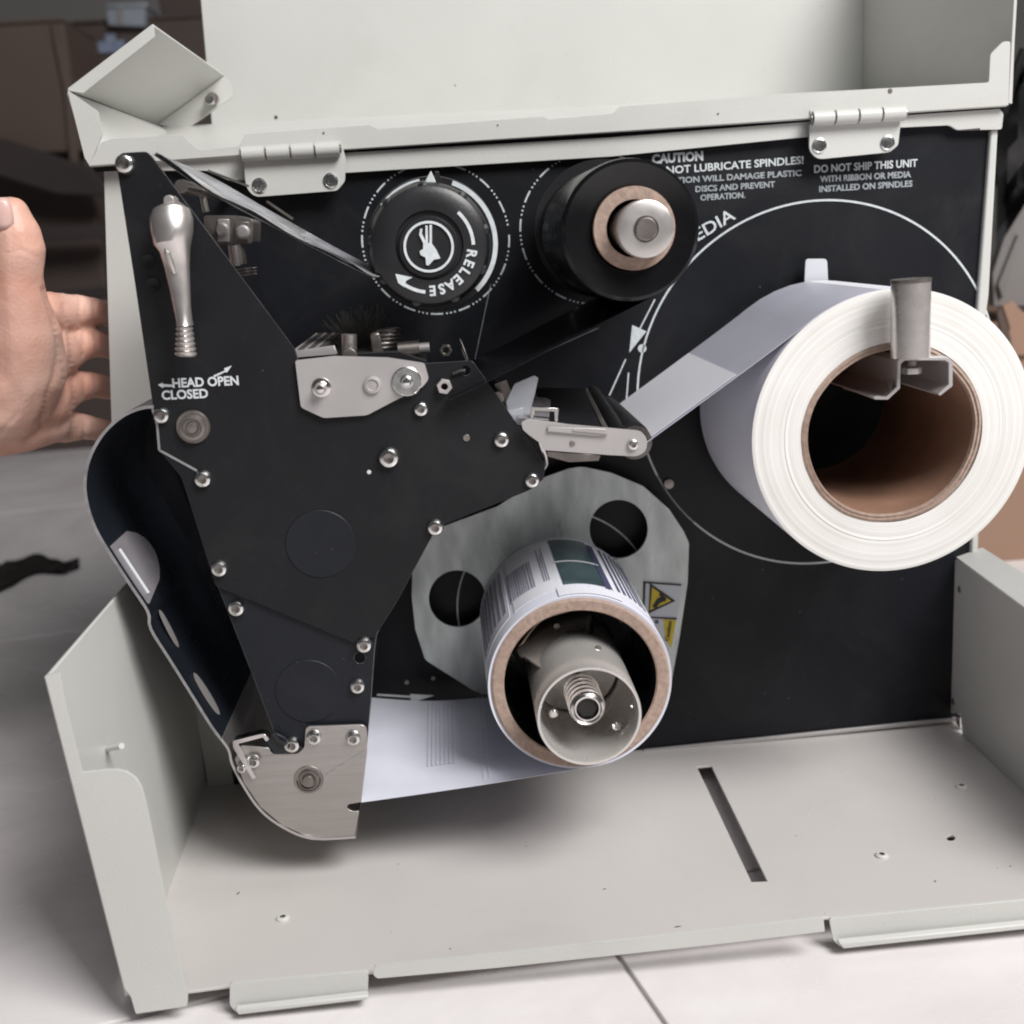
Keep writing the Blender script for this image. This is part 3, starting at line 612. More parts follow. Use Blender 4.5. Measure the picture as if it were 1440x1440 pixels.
# ================================================================= mechanism between the plates
MECH = thing('z', 'z', 'z', P(350, 350, -.06)); MECH.name = 'print_head_assembly'; WL['print_head_assembly'] = P(350, 350, -.06)
for k in ('label', 'category'): del MECH[k]
MECH.parent = PRN; MECH.location = wl(MECH) - wl(PRN)
plate('spring_block', [(286, 303, 4), (332, 303, 3), (356, 310, 5), (355, 342, 4), (306, 345, 3), (288, 330)], -.07, .025, 'dullsteel', MECH, bevel=.0012)
plate('spring_block_face', [(306, 308), (322, 308), (322, 340), (306, 340)], -.0715, .002, 'satin', MECH); plate('spring_block_face', [(330, 312), (350, 312), (349, 338), (330, 337)], -.0715, .002, 'dullsteel', MECH)
for (u, v, r) in ((312, 322, 8), (341, 326, 9)): disc('set_screw', u, v, -.0735, r, .003, 'satin', MECH, 18, .3)
tube('spring_post', [P(332, 344, -.066), P(336, 372, -.066)], .004, 'dullsteel', MECH, 16)
tube('post_core', [P(330, 345, -.0715), P(334, 374, -.0715)], .0014, 'satin', MECH, 8)
for k in range(3): c = P(343, 378 + k*4, -.068); lathe('spring_coil', (c.x, c.y, c.z), [(.0062, -.0005), (.0066, 0), (.0062, .0005), (.003, .0004), (.003, -.0004)], 'dullsteel', MECH, 20, axis='Z', closed=True)
tube('pillar', [P(285, 275, -.07), P(290, 298, -.07)], .0016, 'dullsteel', MECH, 8)
for (a, b, y) in (((292, 240), (350, 262), -.03), ((375, 283), (412, 308), -.03)):
    strokes('guide_mark', [(a, b)], .0012, 'dullsteel', MECH, y)
# head and flat cable
plate('cable_clamp', [(412, 494), (470, 486), (474, 498), (416, 503)], -.110, .003, 'satin', MECH)
fc = [P(414, 494, -.108), P(455, 492, -.108), P(480, 470, -.03), P(444, 471, -.03)]
sheet('flat_cable', fc, .0008, 'dullsteel', MECH)
for k in range(9):
    t = (k + .5)/9; a, b = fc[0].lerp(fc[1], t), fc[3].lerp(fc[2], t); tube('cable_wire', [a + Vector((0, -.0008, .0006)), b + Vector((0, -.0008, .0006))], .0006, 'satin' if k % 3 == 0 else 'dullsteel', MECH, 5)
plate('head_rail', [(415, 500), (560, 494), (600, 508), (600, 514), (416, 508)], -.100, .05, 'black', MECH)
tube('post', [P(491, 470, -.10), P(491, 500, -.10)], .0036, 'steel', MECH, 16); disc('post_cap', 491, 500, -.112, 10, .006, 'dullsteel', MECH, 20)
for k in range(7): 
    c = P(534 + k*2.2, 500 - k*6, -.085); lathe('spring_coil', (c.x, c.y, c.z), [(.0058, -.0007), (.0063, 0), (.0058, .0007), (.0045, 0)], 'steel' if k % 2 else 'dullsteel', MECH, 20, axis='Z', closed=True)
plate('adjuster', [(520, 470), (533, 466), (540, 500), (524, 502)], -.095, .01, 'dullsteel', MECH, bevel=.001)
tube('shaft_end', [P(560, 492, -.09), P(590, 489, -.09)], .0038, 'dullsteel', MECH, 16)
tube('shaft_end', [P(590, 489, -.09), P(604, 488, -.09)], .0024, 'satin', MECH, 12)
# static brush: fan of bristles
random.seed(3); vs, fs = [], []
root = P(512, 500, -.05)
for k in range(170):
    a = random.uniform(-.75, .55); L_ = random.uniform(.016, .026); p = root + Vector((random.uniform(-.006, .006), random.uniform(-.02, .02), 0))
    q = p + Vector((math.sin(a)*L_, random.uniform(-.002, .002), math.cos(a)*L_)); n = Vector((math.cos(a), 0, -math.sin(a)))*.0002; i = len(vs)
    vs += [p - n, p + n, q + n*.4, q - n*.4, p + Vector((0, .0003, 0))]; fs += [(i, i+1, i+2, i+3), (i, i+4, i+3), (i+1, i+4, i+2)]
br = mk('static_brush', vs, fs, 'fiber', MECH, smooth=False, fix=False); br['kind'] = 'stuff'
# cross member from side plate down to the panel
for (u, v, r) in ((700, 560, 7), (255, 262, 7)): 
    c = P(u, v, -.115); tube('spacer_rod', [Vector((c.x, -.115, c.z)), Vector((c.x, -.003, c.z))], .003, 'dullsteel', MECH, 12)

# ================================================================= ribbon take-up knob
KY = -.106; kc = P(604, 345, KY); ks = S(KY)
KN = lathe('ribbon_take_up_knob', (kc.x, KY, kc.z), [(60*ks, .070), (60*ks, .022), (79*ks, .020), (82*ks, .006), (80*ks, .002), (76*ks, -.0014), (68*ks, -.003), (50*ks, -.0034), (45*ks, -.0034), (43.5*ks, -.002), (42*ks, -.002), (1e-7, -.002)], 'black', PRN, 96)
# grip scallops
for k in range(9):
    a = math.radians(k*40 + 12); c = Vector((kc.x + 75*ks*math.cos(a), 0, kc.z + 75*ks*math.sin(a)))
    lathe('grip_lobe', (c.x, KY, c.z), [(8.5*ks, .019), (8.5*ks, .002), (7*ks, -.0002), (1e-7, -.0010)], 'black', KN, 20)
lathe('knob_skirt', (kc.x + .0016, KY + .022, kc.z + .0004), [(60*ks, .004), (90*ks, .004), (91*ks, .001), (90*ks, 0), (60*ks, 0)], 'black', KN, 96, closed=True)
flat_strip('skirt_ring', arc_loops(Vector((kc.x + .0016, 0, kc.z + .0004)), 86.2*ks, 6.5*ks, KY + .0217, [(-68, 50)]), 'ink', KN)  # white arcs along parts of the skirt
flat_strip('skirt_ring', arc_loops(Vector((kc.x + .0016, 0, kc.z + .0004)), 87*ks, 3.2*ks, KY + .0217, [(-140, -98)]), 'ink', KN)
plate('pointer', [(596, 258), (606, 240), (613, 256), (612, 262), (598, 262)], KY + .010, .004, 'ink', KN); plate('pointer_slot', [(611, 240), (617, 241), (622, 258), (613, 259)], KY + .011, .004, 'black', KN)
bc = P(603, 347, KY - .003)
lathe('release_button', (bc.x, KY - .003, bc.z), [(40*ks, .002), (40*ks, -.0010), (38*ks, -.0018), (34*ks, -.0018), (1e-7, -.0012)], 'black', KN, 64)
IB = KY - .0056
flat_strip('icon_ring', arc_loops(bc, 31.5*ks, 3.2*ks, IB, [(0, 360)]), 'ink', KN, t=.003)
zk = lambda pts: [(x/3 + 380 + 0, y/3 + 160 + 0) for x, y in pts]
flat_strip('hand_icon', [[P(*q, IB) for q in zk([(655, 470), (664, 472), (666, 545), (672, 545), (672, 468), (682, 468), (682, 548), (700, 572), (718, 610), (690, 616), (668, 640), (658, 638), (655, 606), (634, 596), (630, 580), (645, 570), (645, 545), (628, 510), (632, 486), (642, 484), (640, 506), (655, 535)])]], 'ink', KN, t=.003)
LY = KY - .0036
kc2 = P(603, 347, LY)
text_arc('release_lettering', 'RELEASE', kc2, 51*ks, 7, 96, 13.5*ks, LY, 'ink', KN, .035, .95)
for sg in ((-45, 1), (99, 127)): flat_strip('release_arc', arc_loops(kc2, 59*ks, 4.5*ks, LY, [sg]), 'ink', KN)
flat_strip('release_arrowhead', [[P(*q, LY) for q in ((556, 385), (580, 390), (571, 395), (569, 404), (560, 398))]], 'ink', KN)
# ================================================================= ribbon supply roll
RY = -.136; rc = P(896, 321, RY); rs = S(RY)
RR = thing('ribbon_roll', 'black thermal transfer ribbon roll on a steel spindle beside the knob', 'ribbon roll', (rc.x, -.08, rc.z))
R_ = 95*rs
lathe('wound_ribbon', (rc.x - .0026, RY, rc.z - .0008), [(54*rs, .003), (R_*.75, .0022), (R_*.93, .001), (R_*.985, .003), (R_, .008), (R_, .122), (54*rs, .122)], 'gloss', RR, 96, closed=True)
lathe('ribbon_core', (rc.x - .0012, RY, rc.z), [(55*rs, -.0004), (55*rs, .12), (38*rs, .12), (38*rs, -.0004)], 'card', RR, 64, closed=True)
# film running from under the roll down to the print head
cx, cz = rc.x - .0026, rc.z - .0008
a1 = math.radians(-62); tp = Vector((cx + R_*math.cos(a1), 0, cz + R_*math.sin(a1))); ep = P(690, 531, -.12); ep2 = P(640, 560, -.10)
pth = [Vector((cx + R_*math.cos(math.radians(x)), 0, cz + R_*math.sin(math.radians(x)))) for x in (-40, -52)] + [tp, tp.lerp(ep, .33), tp.lerp(ep, .66), ep, Vector((ep.x - .02, 0, ep.z - .008))]
ribbon('ribbon_film', [Vector((p.x, -.128, p.z)) for p in pth], [Vector((p.x, -.016, p.z)) for p in pth], .0003, 'gloss', RR)
# take-up film, seen almost edge-on from the head pivot to the knob spindle
fa = [P(214, 217, -.114), P(293, 270, -.113), P(380, 317, -.112), P(480, 369, -.110), P(528, 392, -.108)]
fb = [P(226, 219, -.085), P(295, 248, -.085), P(382, 298, -.085), P(482, 354, -.085), P(530, 378, -.085)]
fa2 = smooth_path(fa, 6); fb2 = smooth_path(fb, 6)
ribbon('take_up_film', fa2, fb2, .0002, 'film', RR)
ribbon('wrinkled_film', [p + Vector((.002, -.001, .0005 + .0009*math.sin(i*.8))) for i, p in enumerate(fa2)], [a_.lerp(p, .45 + .1*math.sin(i*.6)) + Vector((0, -.003, 0)) for i, (a_, p) in enumerate(zip(fa2, fb2))], .0002, 'filmlight', RR)
SPD = lathe('ribbon_spindle', (rc.x, RY, rc.z), [(33*rs, .13), (33*rs, -.004), (29*rs, -.0046), (28*rs, -.006), (8*rs, -.0062), (8*rs, -.006), (1e-7, -.006)], 'dullsteel', PRN, 56)
hc = P(908, 322, RY - .010)
lathe('spindle_cap', (hc.x, RY - .010, hc.z), [(37*rs, .0075), (38*rs, .006), (38*rs, .001), (37*rs, -.0005), (34*rs, -.001), (17*rs, -.0008), (16*rs, .0006), (15*rs, .0006)], 'capsteel', SPD, 64)
lathe('cap_screw', (hc.x, RY - .011, hc.z), [(15*rs, .001), (15*rs, -.0006), (13*rs, -.0012), (1e-7, -.0012)], 'dullsteel', SPD, 40)
c = P(846, 322, -.028); lathe('spindle_flange', (c.x, -.028, c.z), [(30*S(-.028), .003), (89*S(-.028), .003), (90*S(-.028), 0), (30*S(-.028), 0)], 'black', SPD, 72, closed=True)

# ================================================================= media roll
MY = -.125; ms = S(MY); R1 = 202*ms; mcx, mcz = P(1256, 610, MY).x, P(1256, 610, MY).z
MR = thing('media_roll', 'large white label roll with brown cardboard core hanging on the steel media hanger', 'paper roll', (mcx, MY/2, mcz - R1))
# the roll itself: outer wound paper, side faces with fine winding ridges
prof = []; random.seed(8)
k = 0
r = 129*ms
side = []
while r < R1:
    side.append((r, random.uniform(-.00022, .0002))); r += random.choice([.0006, .0009, .0015])
prof = [(129*ms, .112)] + side + [(R1, .0004), (R1, .112)]
mtl = ['rollside', 'paper']; pm = [0]*(len(prof) - 2) + [1, 0]
lathe('wound_labels', (mcx, MY, mcz), prof, 'rollside', MR, 128, closed=True, mats=mtl, pm=pm)
# slightly squashed core with a paper seam
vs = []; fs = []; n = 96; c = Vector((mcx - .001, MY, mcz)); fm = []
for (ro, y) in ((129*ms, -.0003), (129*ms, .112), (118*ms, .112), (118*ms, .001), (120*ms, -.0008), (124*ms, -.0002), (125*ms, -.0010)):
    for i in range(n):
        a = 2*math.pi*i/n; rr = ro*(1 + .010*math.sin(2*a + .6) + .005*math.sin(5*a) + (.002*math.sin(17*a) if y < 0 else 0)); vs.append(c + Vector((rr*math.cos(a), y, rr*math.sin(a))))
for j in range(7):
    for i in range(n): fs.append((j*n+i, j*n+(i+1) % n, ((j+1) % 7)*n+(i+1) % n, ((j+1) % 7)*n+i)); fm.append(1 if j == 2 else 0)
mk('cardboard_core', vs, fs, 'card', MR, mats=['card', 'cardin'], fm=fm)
# web to the roller: tangent to the roll, then a straight run
ang = math.radians(128)
wp = [Vector((mcx + (R1 + .0003)*math.cos(math.radians(x)), 0, mcz + (R1 + .0003)*math.sin(math.radians(x)))) for x in (95, 103, 111, 119, 126)]
end = P(905, 622, -.12); endp = Vector((end.x, 0, end.z))
lastp = wp[-1]; ctrl = lastp + Vector((-.0115, 0, -.0085))
for t in (.15, .3, .45, .6, .75, .9, 1.0):
    p = lastp*(1-t)**2 + (ctrl)*2*t*(1-t) + endp*t*t; wp.append(p)
webf = [Vector((p.x, -.1235, p.z)) for p in wp]; webb = [Vector((p.x, -.0135, p.z)) for p in wp]
ribbon('label_web', webf, webb, .00025, 'webgrey', MR)
# a label already cut on the web, brighter patch near the roller with its die-cut edge
i_ = len(wp) - 4
lf = [Vector((p.x, -.122, p.z)) + Vector((-.0002, 0, .0006)) for p in wp[i_:]]; lb = [Vector((p.x, -.016, p.z)) + Vector((-.0002, 0, .0006)) for p in wp[i_:]]
ribbon('face_label', lf, lb, .0002, 'paper', MR)
# hanger ----------------------------------------------------------------
HY = -.136
HG = tube('media_hanger', [P(1280, 502, HY - .004), P(1281, 395, HY - .004)], 26.5*S(HY - .004), 'post', PRN, 40)
tube('post_cap', [P(1281, 396.5, HY - .004), P(1281, 392, HY - .004)], 27.3*S(HY - .004), 'dullsteel', HG, 40)
# channel section seen end-on: top, two sides, turned-in lip
def chan(name, px_, t_out=.0, mt='satin'):
    fr_ = [P(u, v, HY + .002) for u, v in px_]; return mk(name, *solid([fr_], (0, .130, 0)), mt, HG, bevel=.0003)
chan('hanger_channel', [(1262, 508), (1268, 501), (1333, 502), (1340, 508), (1340, 543), (1322, 557), (1319, 554), (1334, 541), (1334, 510), (1329, 507), (1272, 507), (1267, 512), (1266, 546), (1249, 562), (1230, 562), (1228, 558), (1247, 558), (1261, 544)])
tube('hanger_bolt', [P(1282, 507, HY + .012), P(1282, 524, HY + .012)], .0028, 'dullsteel', HG, 12); tube('bolt_nut', [P(1282, 517, HY + .010), P(1282, 525, HY + .010)], .0045, 'satin', HG, 6)
sheet('hanger_tongue', [P(1185, 548, -.03), P(1196, 548, -.03), P(1230, 560, HY + .002), P(1249, 562, HY + .002), P(1255, 540, HY + .004), P(1200, 500, -.03)], .0012, 'satin', HG)

# ================================================================= sensor arm and rollers
ARM = plate('roller_arm', [(733, 594, 3), (742, 589, 3), (800, 597), (902, 606, 8), (911, 618, 8), (909, 634, 8), (897, 642, 8), (858, 640), (764, 633, 4), (762, 625), (744, 612), (735, 604, 3)], -.124, .0016, 'satin', PRN, bevel=.0004)
screw(890, 625, -.1242, 8, ARM); disc('arm_rivet', 805, 624, -.1245, 4, .001, 'dullsteel', ARM, 14)
plate('arm_slot_lip', [(770, 600), (852, 603), (855, 611), (838, 613), (770, 607)], -.1255, .0012, 'satin', ARM)
c = P(893, 622, -.122); RL = lathe('idler_roller', (c.x, -.1215, c.z), [(.0072, 0), (.0072, .108), (.002, .108)], 'black', PRN, 36)
lathe('roller_sleeve', (c.x, -.1215, c.z), [(.0084, .006), (.0086, .008), (.0086, .10), (.0084, .102), (.007, .102), (.007, .006)], 'rubber', RL, 36, closed=True)
for yy in (.004, .0165): lathe('retaining_ring', (c.x, -.1222 + yy*0 , c.z), [(.0078, .0), (.0080, -.0004), (.0060, -.0006)], 'dullsteel', RL, 24)
tp_ = [P(776, 601, -.1225), P(857, 606, -.1225), P(826, 545, -.05), P(752, 545, -.05)]
sheet('sensor_cover', tp_, .0015, 'black', PRN)
strokes('cover_edge', [((806, 604), (857, 609))], .0012, 'chrome', ARM, -.1262)
sheet('cover_side_rail', [P(849, 603, -.1228), P(857, 604, -.1228), P(826, 545, -.05), P(820, 545, -.05)], .001, 'dullsteel', PRN)
tube('transfer_roller', [P(872, 612, -.118), P(833, 553, -.03)], .0042, 'rubber', PRN, 24)
SN = thing('q', 'q', 'q', P(735, 570, -.11)); SN.name = 'clear_media_guide'; WL['clear_media_guide'] = P(735, 570, -.11)
for k in ('label', 'category'): del SN[k]
SN.parent = PRN; SN.location = wl(SN) - wl(PRN)
plate('clear_wall', [(712, 565, 3), (724, 540), (752, 528, 3), (757, 532), (752, 555), (744, 585), (715, 583)], -.112, .002, 'clear', SN)
plate('clear_step', [(714, 578), (735, 573), (737, 598), (726, 597)], -.116, .006, 'clear', SN)
plate('steel_clip', [(747, 572), (786, 574), (784, 600), (780, 600), (780, 579), (752, 577), (750, 596), (745, 594)], -.121, .003, 'chrome', SN)
sheet('clear_floor', [P(728, 586, -.120), P(772, 590, -.120), P(775, 560, -.07), P(738, 556, -.07)], .001, 'window', SN)
plate('guide_plate', [(694, 540), (712, 533), (722, 560), (716, 580)], -.105, .002, 'dullsteel', SN)
tube('sensor_wire', [P(757, 612, -.118), P(766, 640, -.114), P(768, 652, -.112), P(762, 662, -.112)], .0012, 'chrome', ARM, 8)
plate('sensor_bracket', [(768, 634), (845, 640), (842, 648), (800, 650), (770, 642)], -.10, .02, 'dullsteel', PRN)
for (u, v, l) in ((688, 548, 14), (700, 552, 12)): tube('cable_end', [P(u, v, -.06), P(u + l, v + l*.5, -.08)], .0016, 'rubber', PRN, 8)
# faint disc behind the mechanism
strokes('panel_scratch', [((668, 505), (690, 400))], .0003, 'inkdim', main, IY)
strokes('film_guide_line', [((712, 519), (842, 461))], .0004, 'inkdim', main, IY)

# ================================================================= rewind side: zinc guide plate, spindle, used roll
GP = plate('rewind_guide_plate', [(580, 800), (606, 757), (613, 744), (700, 712), (760, 673), (800, 659), (818, 656, 8), (860, 665), (905, 684), (941, 716), (962, 748), (969, 764, 3), (967, 820), (955, 900), (944, 960), (800, 985), (676, 976), (664, 970, 3), (598, 928, 4), (584, 885), (579, 840)], -.014, .0016, 'zinc', PRN, holes=[circ(870, 744, 41, 48), circ(643, 842, 40, 48)], bevel=.0004)
WLb = plate('warning_label', [(907, 818), (958, 822), (953, 862), (943, 913), (924, 905), (908, 860)], -.0145, .0004, 'labelwhite', GP, bevel=0)
def lab(name, polys, Y, mt): return flat_strip(name, [[P(*q, Y) for q in pl] for pl in polys], mt, WLb)
lab('warning_triangle_border', [[(914, 820), (950, 845), (912, 863)]], -.01475, 'labelblack'); lab('warning_triangle', [[(917, 826), (944, 845), (914, 858)]], -.015, 'yellow')
lab('warning_symbol', [[(917, 853), (924, 842), (931, 838), (937, 845), (928, 848), (922, 856)], [(926, 836), (929, 834), (938, 842), (935, 844)]], -.0152, 'labelblack')
lab('label_line', [[(907, 867), (952, 869), (952, 871), (907, 869)], [(905, 818), (958, 822), (958, 824), (905, 820)], [(905, 818), (908, 818), (906, 862), (904, 858)]], -.0149, 'labelblack')
lab('caution_strip', [[(933, 871), (951, 872), (944, 911), (936, 900)]], -.0149, 'yellow')
text_line('caution_word', 'Caution', (940, 902), (945, 874), 6, -.0152, 'labelblack', WLb)
lab('label_icon', [[(921, 872), (926, 872), (926, 877), (921, 877)]], -.0149, 'navy')

UY = -.122; us = S(UY); uc = P(816, 961, UY); RU = 136*us
UR = thing('used_liner_roll', 'small spent label roll with printed barcode labels wound on a brown core', 'paper roll', (uc.x, UY/2, uc.z - RU))
lathe('wound_liner', (uc.x, UY, uc.z), [(129*us, .0006), (135*us, 0), (RU, .0008), (RU, .108), (129*us, .108)], 'liner', UR, 112, closed=True)
vs = []; fs = []; fm = []; n = 112; c = Vector((uc.x, UY, uc.z))
pr_ = ((131*us, -.0004), (131*us, .107), (112*us, .107), (112*us, .0004), (114*us, -.0006), (128*us, -.0010))
for (ro, y) in pr_:
    for i in range(n):
        a = 2*math.pi*i/n; rr = ro*(1 + .006*math.sin(3*a + 1)); vs.append(c + Vector((rr*math.cos(a), y, rr*math.sin(a))))
for j in range(6):
    for i in range(n): fs.append((j*n+i, j*n+(i+1) % n, ((j+1) % 6)*n+(i+1) % n, ((j+1) % 6)*n+i)); fm.append(1 if j == 2 else 0)
mk('cardboard_core', vs, fs, 'card', UR, mats=['card', 'gloss'], fm=fm)  # inner wall blackened, the shade inside the core put into its colour
# printed labels wrapped round the roll
def patches(name, specs, mt, lift=.0003):
    vs, fs = [], []
    for (a0, a1, y0, y1) in specs:                       # degrees (90 = top), metres from the front rim
        n = max(1, int(abs(a1 - a0)/4)); base = len(vs); r = RU + lift
        for k in range(n + 1):
            a = math.radians(a0 + (a1 - a0)*k/n); d = Vector((math.cos(a), 0, math.sin(a)))
            for y in (y0, y1):
                for q in (0, 1): vs.append(Vector((uc.x, UY + y, uc.z)) + d*(r - q*.0002))
        for k in range(n):
            i = base + k*4; j = i + 4; fs += [(i, j, j+2, i+2), (i+1, i+3, j+3, j+1), (i, i+1, j+1, j), (i+2, j+2, j+3, i+3)]
        i = base; fs.append((i, i+2, i+3, i+1)); j = base + n*4; fs.append((j, j+1, j+3, j+2))
    return mk(name, vs, fs, mt, UR)
patches('white_label', [(97, 130, .012, .104), (134, 178, .012, .104), (30, 66, .012, .104)], 'paper')
patches('liner_gap', [(69, 95, .018, .104)], 'teal', .0004)  # dark gap with a teal reflection put into its colour
patches('liner_gap_line', [(66, 97, .058, .0595)], 'paper', .0006)
bars = []; random.seed(12); y = .026
x = 112.0
while x < 130:
    wdt = random.choice([.5, .8, 1.2]); bars.append((x, x + wdt, .028, .075)); x += wdt + random.choice([.5, .8, 1.1])
patches('barcode', bars, 'lilac', .00055)
patches('label_text', [(102 + k*1.6, 102.7 + k*1.6, .03, .09 - .01*(k % 2)) for k in range(3)] + [(136 + k*5.2, 138.4 + k*5.2, .022, .094) for k in range(7)], 'lilac', .00055)
patches('dark_bars', [(64, 68.5, .016, .10)] + [(58 - k*4.2, 60 - k*4.2, .018, .098) for k in range(6)], 'navy', .00055)
patches('torn_edge', [(60 + k*4, 64 + k*4, .0006, .010 + random.uniform(0, .006)) for k in range(10)], 'paper', .00065)
# web leaving to the print head
wf = [Vector((uc.x - .0, -.121, uc.z - RU)), P(700, 1100, -.121), P(600, 1115, -.121), P(508, 1128, -.121)]
wb = [Vector((p.x, -.015, p.z + .001*i)) for i, p in enumerate(wf)]; wb[-1].z = P(522, 981, -.015).z; wb[-2].z = P(610, 985, -.015).z; wb[-3].z = wf[1].z + .002
wf = smooth_path(wf, 4); wb = smooth_path(wb, 4)
ribbon('liner_web', wf, wb, .00025, 'liner', UR)
# print showing on the web
def web_quad(t0, t1, s0, s1, lift=.0006):
    def pt(t, s):
        x = t*(len(wf) - 1); i = min(int(x), len(wf) - 2); g = x - i; a = wf[i].lerp(wf[i+1], g); b = wb[i].lerp(wb[i+1], g); return a.lerp(b, s) + Vector((0, 0, lift))
    return [pt(t0, s0), pt(t1, s0), pt(t1, s1), pt(t0, s1)]
def web_print(name, quads, mt):
    vs, fs = [], []
    for q in quads:
        v2, f2 = solid([q], (0, 0, -.0002)); k = len(vs); vs += v2; fs += [tuple(i + k for i in f) for f in f2]
    return mk(name, vs, fs, mt, UR, smooth=False)
web_print('faint_print', [web_quad(.52 + k*.022, .533 + k*.022, .25, .96) for k in range(7)], 'liner'); 
web_print('web_fold', [web_quad(.365, .37, .05, 1.0), web_quad(.39, .3935, .05, 1.0)], 'paper')
polyink('path_arrow', [[(577, 976), (578, 988), (611, 978)]]); strokes('path_line', [((530, 977), (578, 980))], .0012)
for (u, v) in ((609, 954), (572, 960)): disc('panel_rivet', u, v, -.0008, 3.4, .0008, 'dullsteel', main, 12)
# spindle: long rolled sleeve with cut-away, shaft with spring and bore
SX = P(829, 1008, -.150); ss = S(-.150)
RS = lathe('rewind_spindle', (SX.x, -.150, SX.z), [(78*ss, .14), (78*ss, .0006), (77*ss, 0), (73.5*ss, 0), (72.5*ss, .0006), (72.5*ss, .14)], 'sleeve', PRN, 96, closed=True)
def skin_sheet(name, A, B, mt, parent, bulge=0.0, t=.0008):
    A = smooth_path([P(*a) for a in A], 5); B = smooth_path([P(*b) for b in B], 5); n = len(A); m_ = 7; vs = []; fs = []
    for i in range(n):
        for j in range(m_):
            q = j/(m_-1); vs.append(A[i].lerp(B[i], q) + Vector((0, 0, bulge*math.sin(math.pi*q))))
    for i in range(n-1):
        for j in range(m_-1): fs.append((i*m_+j, i*m_+j+1, (i+1)*m_+j+1, (i+1)*m_+j))
    o = mk(name, vs, fs, mt, parent); so = o.modifiers.new('t', 'SOLIDIFY'); so.thickness = t; return o
skin_sheet('leaf_fin', [(724, 912, -.095), (750, 884, -.090), (788, 866, -.088), (832, 858, -.088)], [(738, 924, -.112), (762, 942, -.121), (792, 951, -.127), (815, 938, -.124)], 'fin', RS, -.003)
tube('fin_edge', [P(832, 858, -.089), P(833, 885, -.098), P(827, 912, -.111), P(816, 938, -.1245)], .0006, 'chrome', RS, 6)
tube('fin_edge', [P(738, 924, -.1125), P(762, 942, -.1215), P(792, 951, -.1275), P(815, 938, -.1245)], .0005, 'chrome', RS, 6)
skin_sheet('core_liner_lip', [(733, 905, -.108), (760, 872, -.106), (800, 858, -.105)], [(728, 908, -.104), (756, 872, -.102), (800, 855, -.101)], 'card', RS, 0)
c2 = P(806, 965, -.10)
# leaf springs of the core holder: two curved fins above the sleeve
for (a0, a1, rr, y0, y1, dx, dz) in ():
    c = Vector((SX.x + dx, -.150, SX.z + dz)); r = rr*ss; n = 14; f_, b_ = [], []
    for k in range(n + 1):
        t = k/n; a = math.radians(a0 + (a1 - a0)*t); tt = t if a0 > 100 else 1 - t; yy = y0 + (.04*tt)
        f_.append(c + Vector((r*math.cos(a), yy, r*math.sin(a)))); b_.append(c + Vector((r*math.cos(a), y1, r*math.sin(a))))
    ribbon('holder_fin', f_, b_, .0008, 'sleeve', RS, edge='satin')
    tube('fin_edge', f_, .0006, 'chrome', RS, 6)
for (u, v, Y) in ((783, 880, -.097), (841, 912, -.123)): screw(u, v, Y, 5, RS, 'rivet', 'rivet')
tube('fin_pin', [P(791, 918, -.118), P(794, 936, -.126)], .0016, 'chrome', RS, 10)
sc_ = P(826, 996, -.146); lathe('spindle_shaft', (sc_.x, -.146, sc_.z), [(20*ss, .10), (20*ss, .002), (25*ss, .0015), (26*ss, .0005), (25*ss, -.001), (21*ss, -.0018), (19*ss, -.001), (17*ss, -.001), (16*ss, .008), (1e-7, .008)], 'chrome', RS, 48, mats=['chrome', 'hole'], pm=[0]*7 + [1, 1])
lathe('hex_socket', (sc_.x, -.1455, sc_.z), [(16*ss, 0), (9*ss, .0005), (8*ss, .006), (1e-7, .006)], 'socket', RS, 6)
for k in range(5): lathe('spring_coil', (sc_.x - .0002*k, -.1435 + .0036*k, sc_.z + .0005*k), [(25*ss, -.0009), (27.5*ss, 0), (25*ss, .0009), (23*ss, 0)], 'chrome', RS, 36, closed=True)
lathe('spindle_base', (SX.x - .001, -.150, SX.z + .001), [(72*ss, .06), (72*ss, .062), (20*ss, .062), (20*ss, .06)], 'sleeve', RS, 64, closed=True)
for (u, v) in ((779, 1005), (868, 1022), (894, 994)): disc('stamped_lug', u, v, -.135, 7, .004, 'chrome', RS, 14, .4)
# black hub behind, fills the inside of the core
c = P(806, 940, -.06); lathe('core_hub', (uc.x, -.05, uc.z), [(98*us, .03), (98*us, 0), (1e-7, 0)], 'rubber', RS, 8)

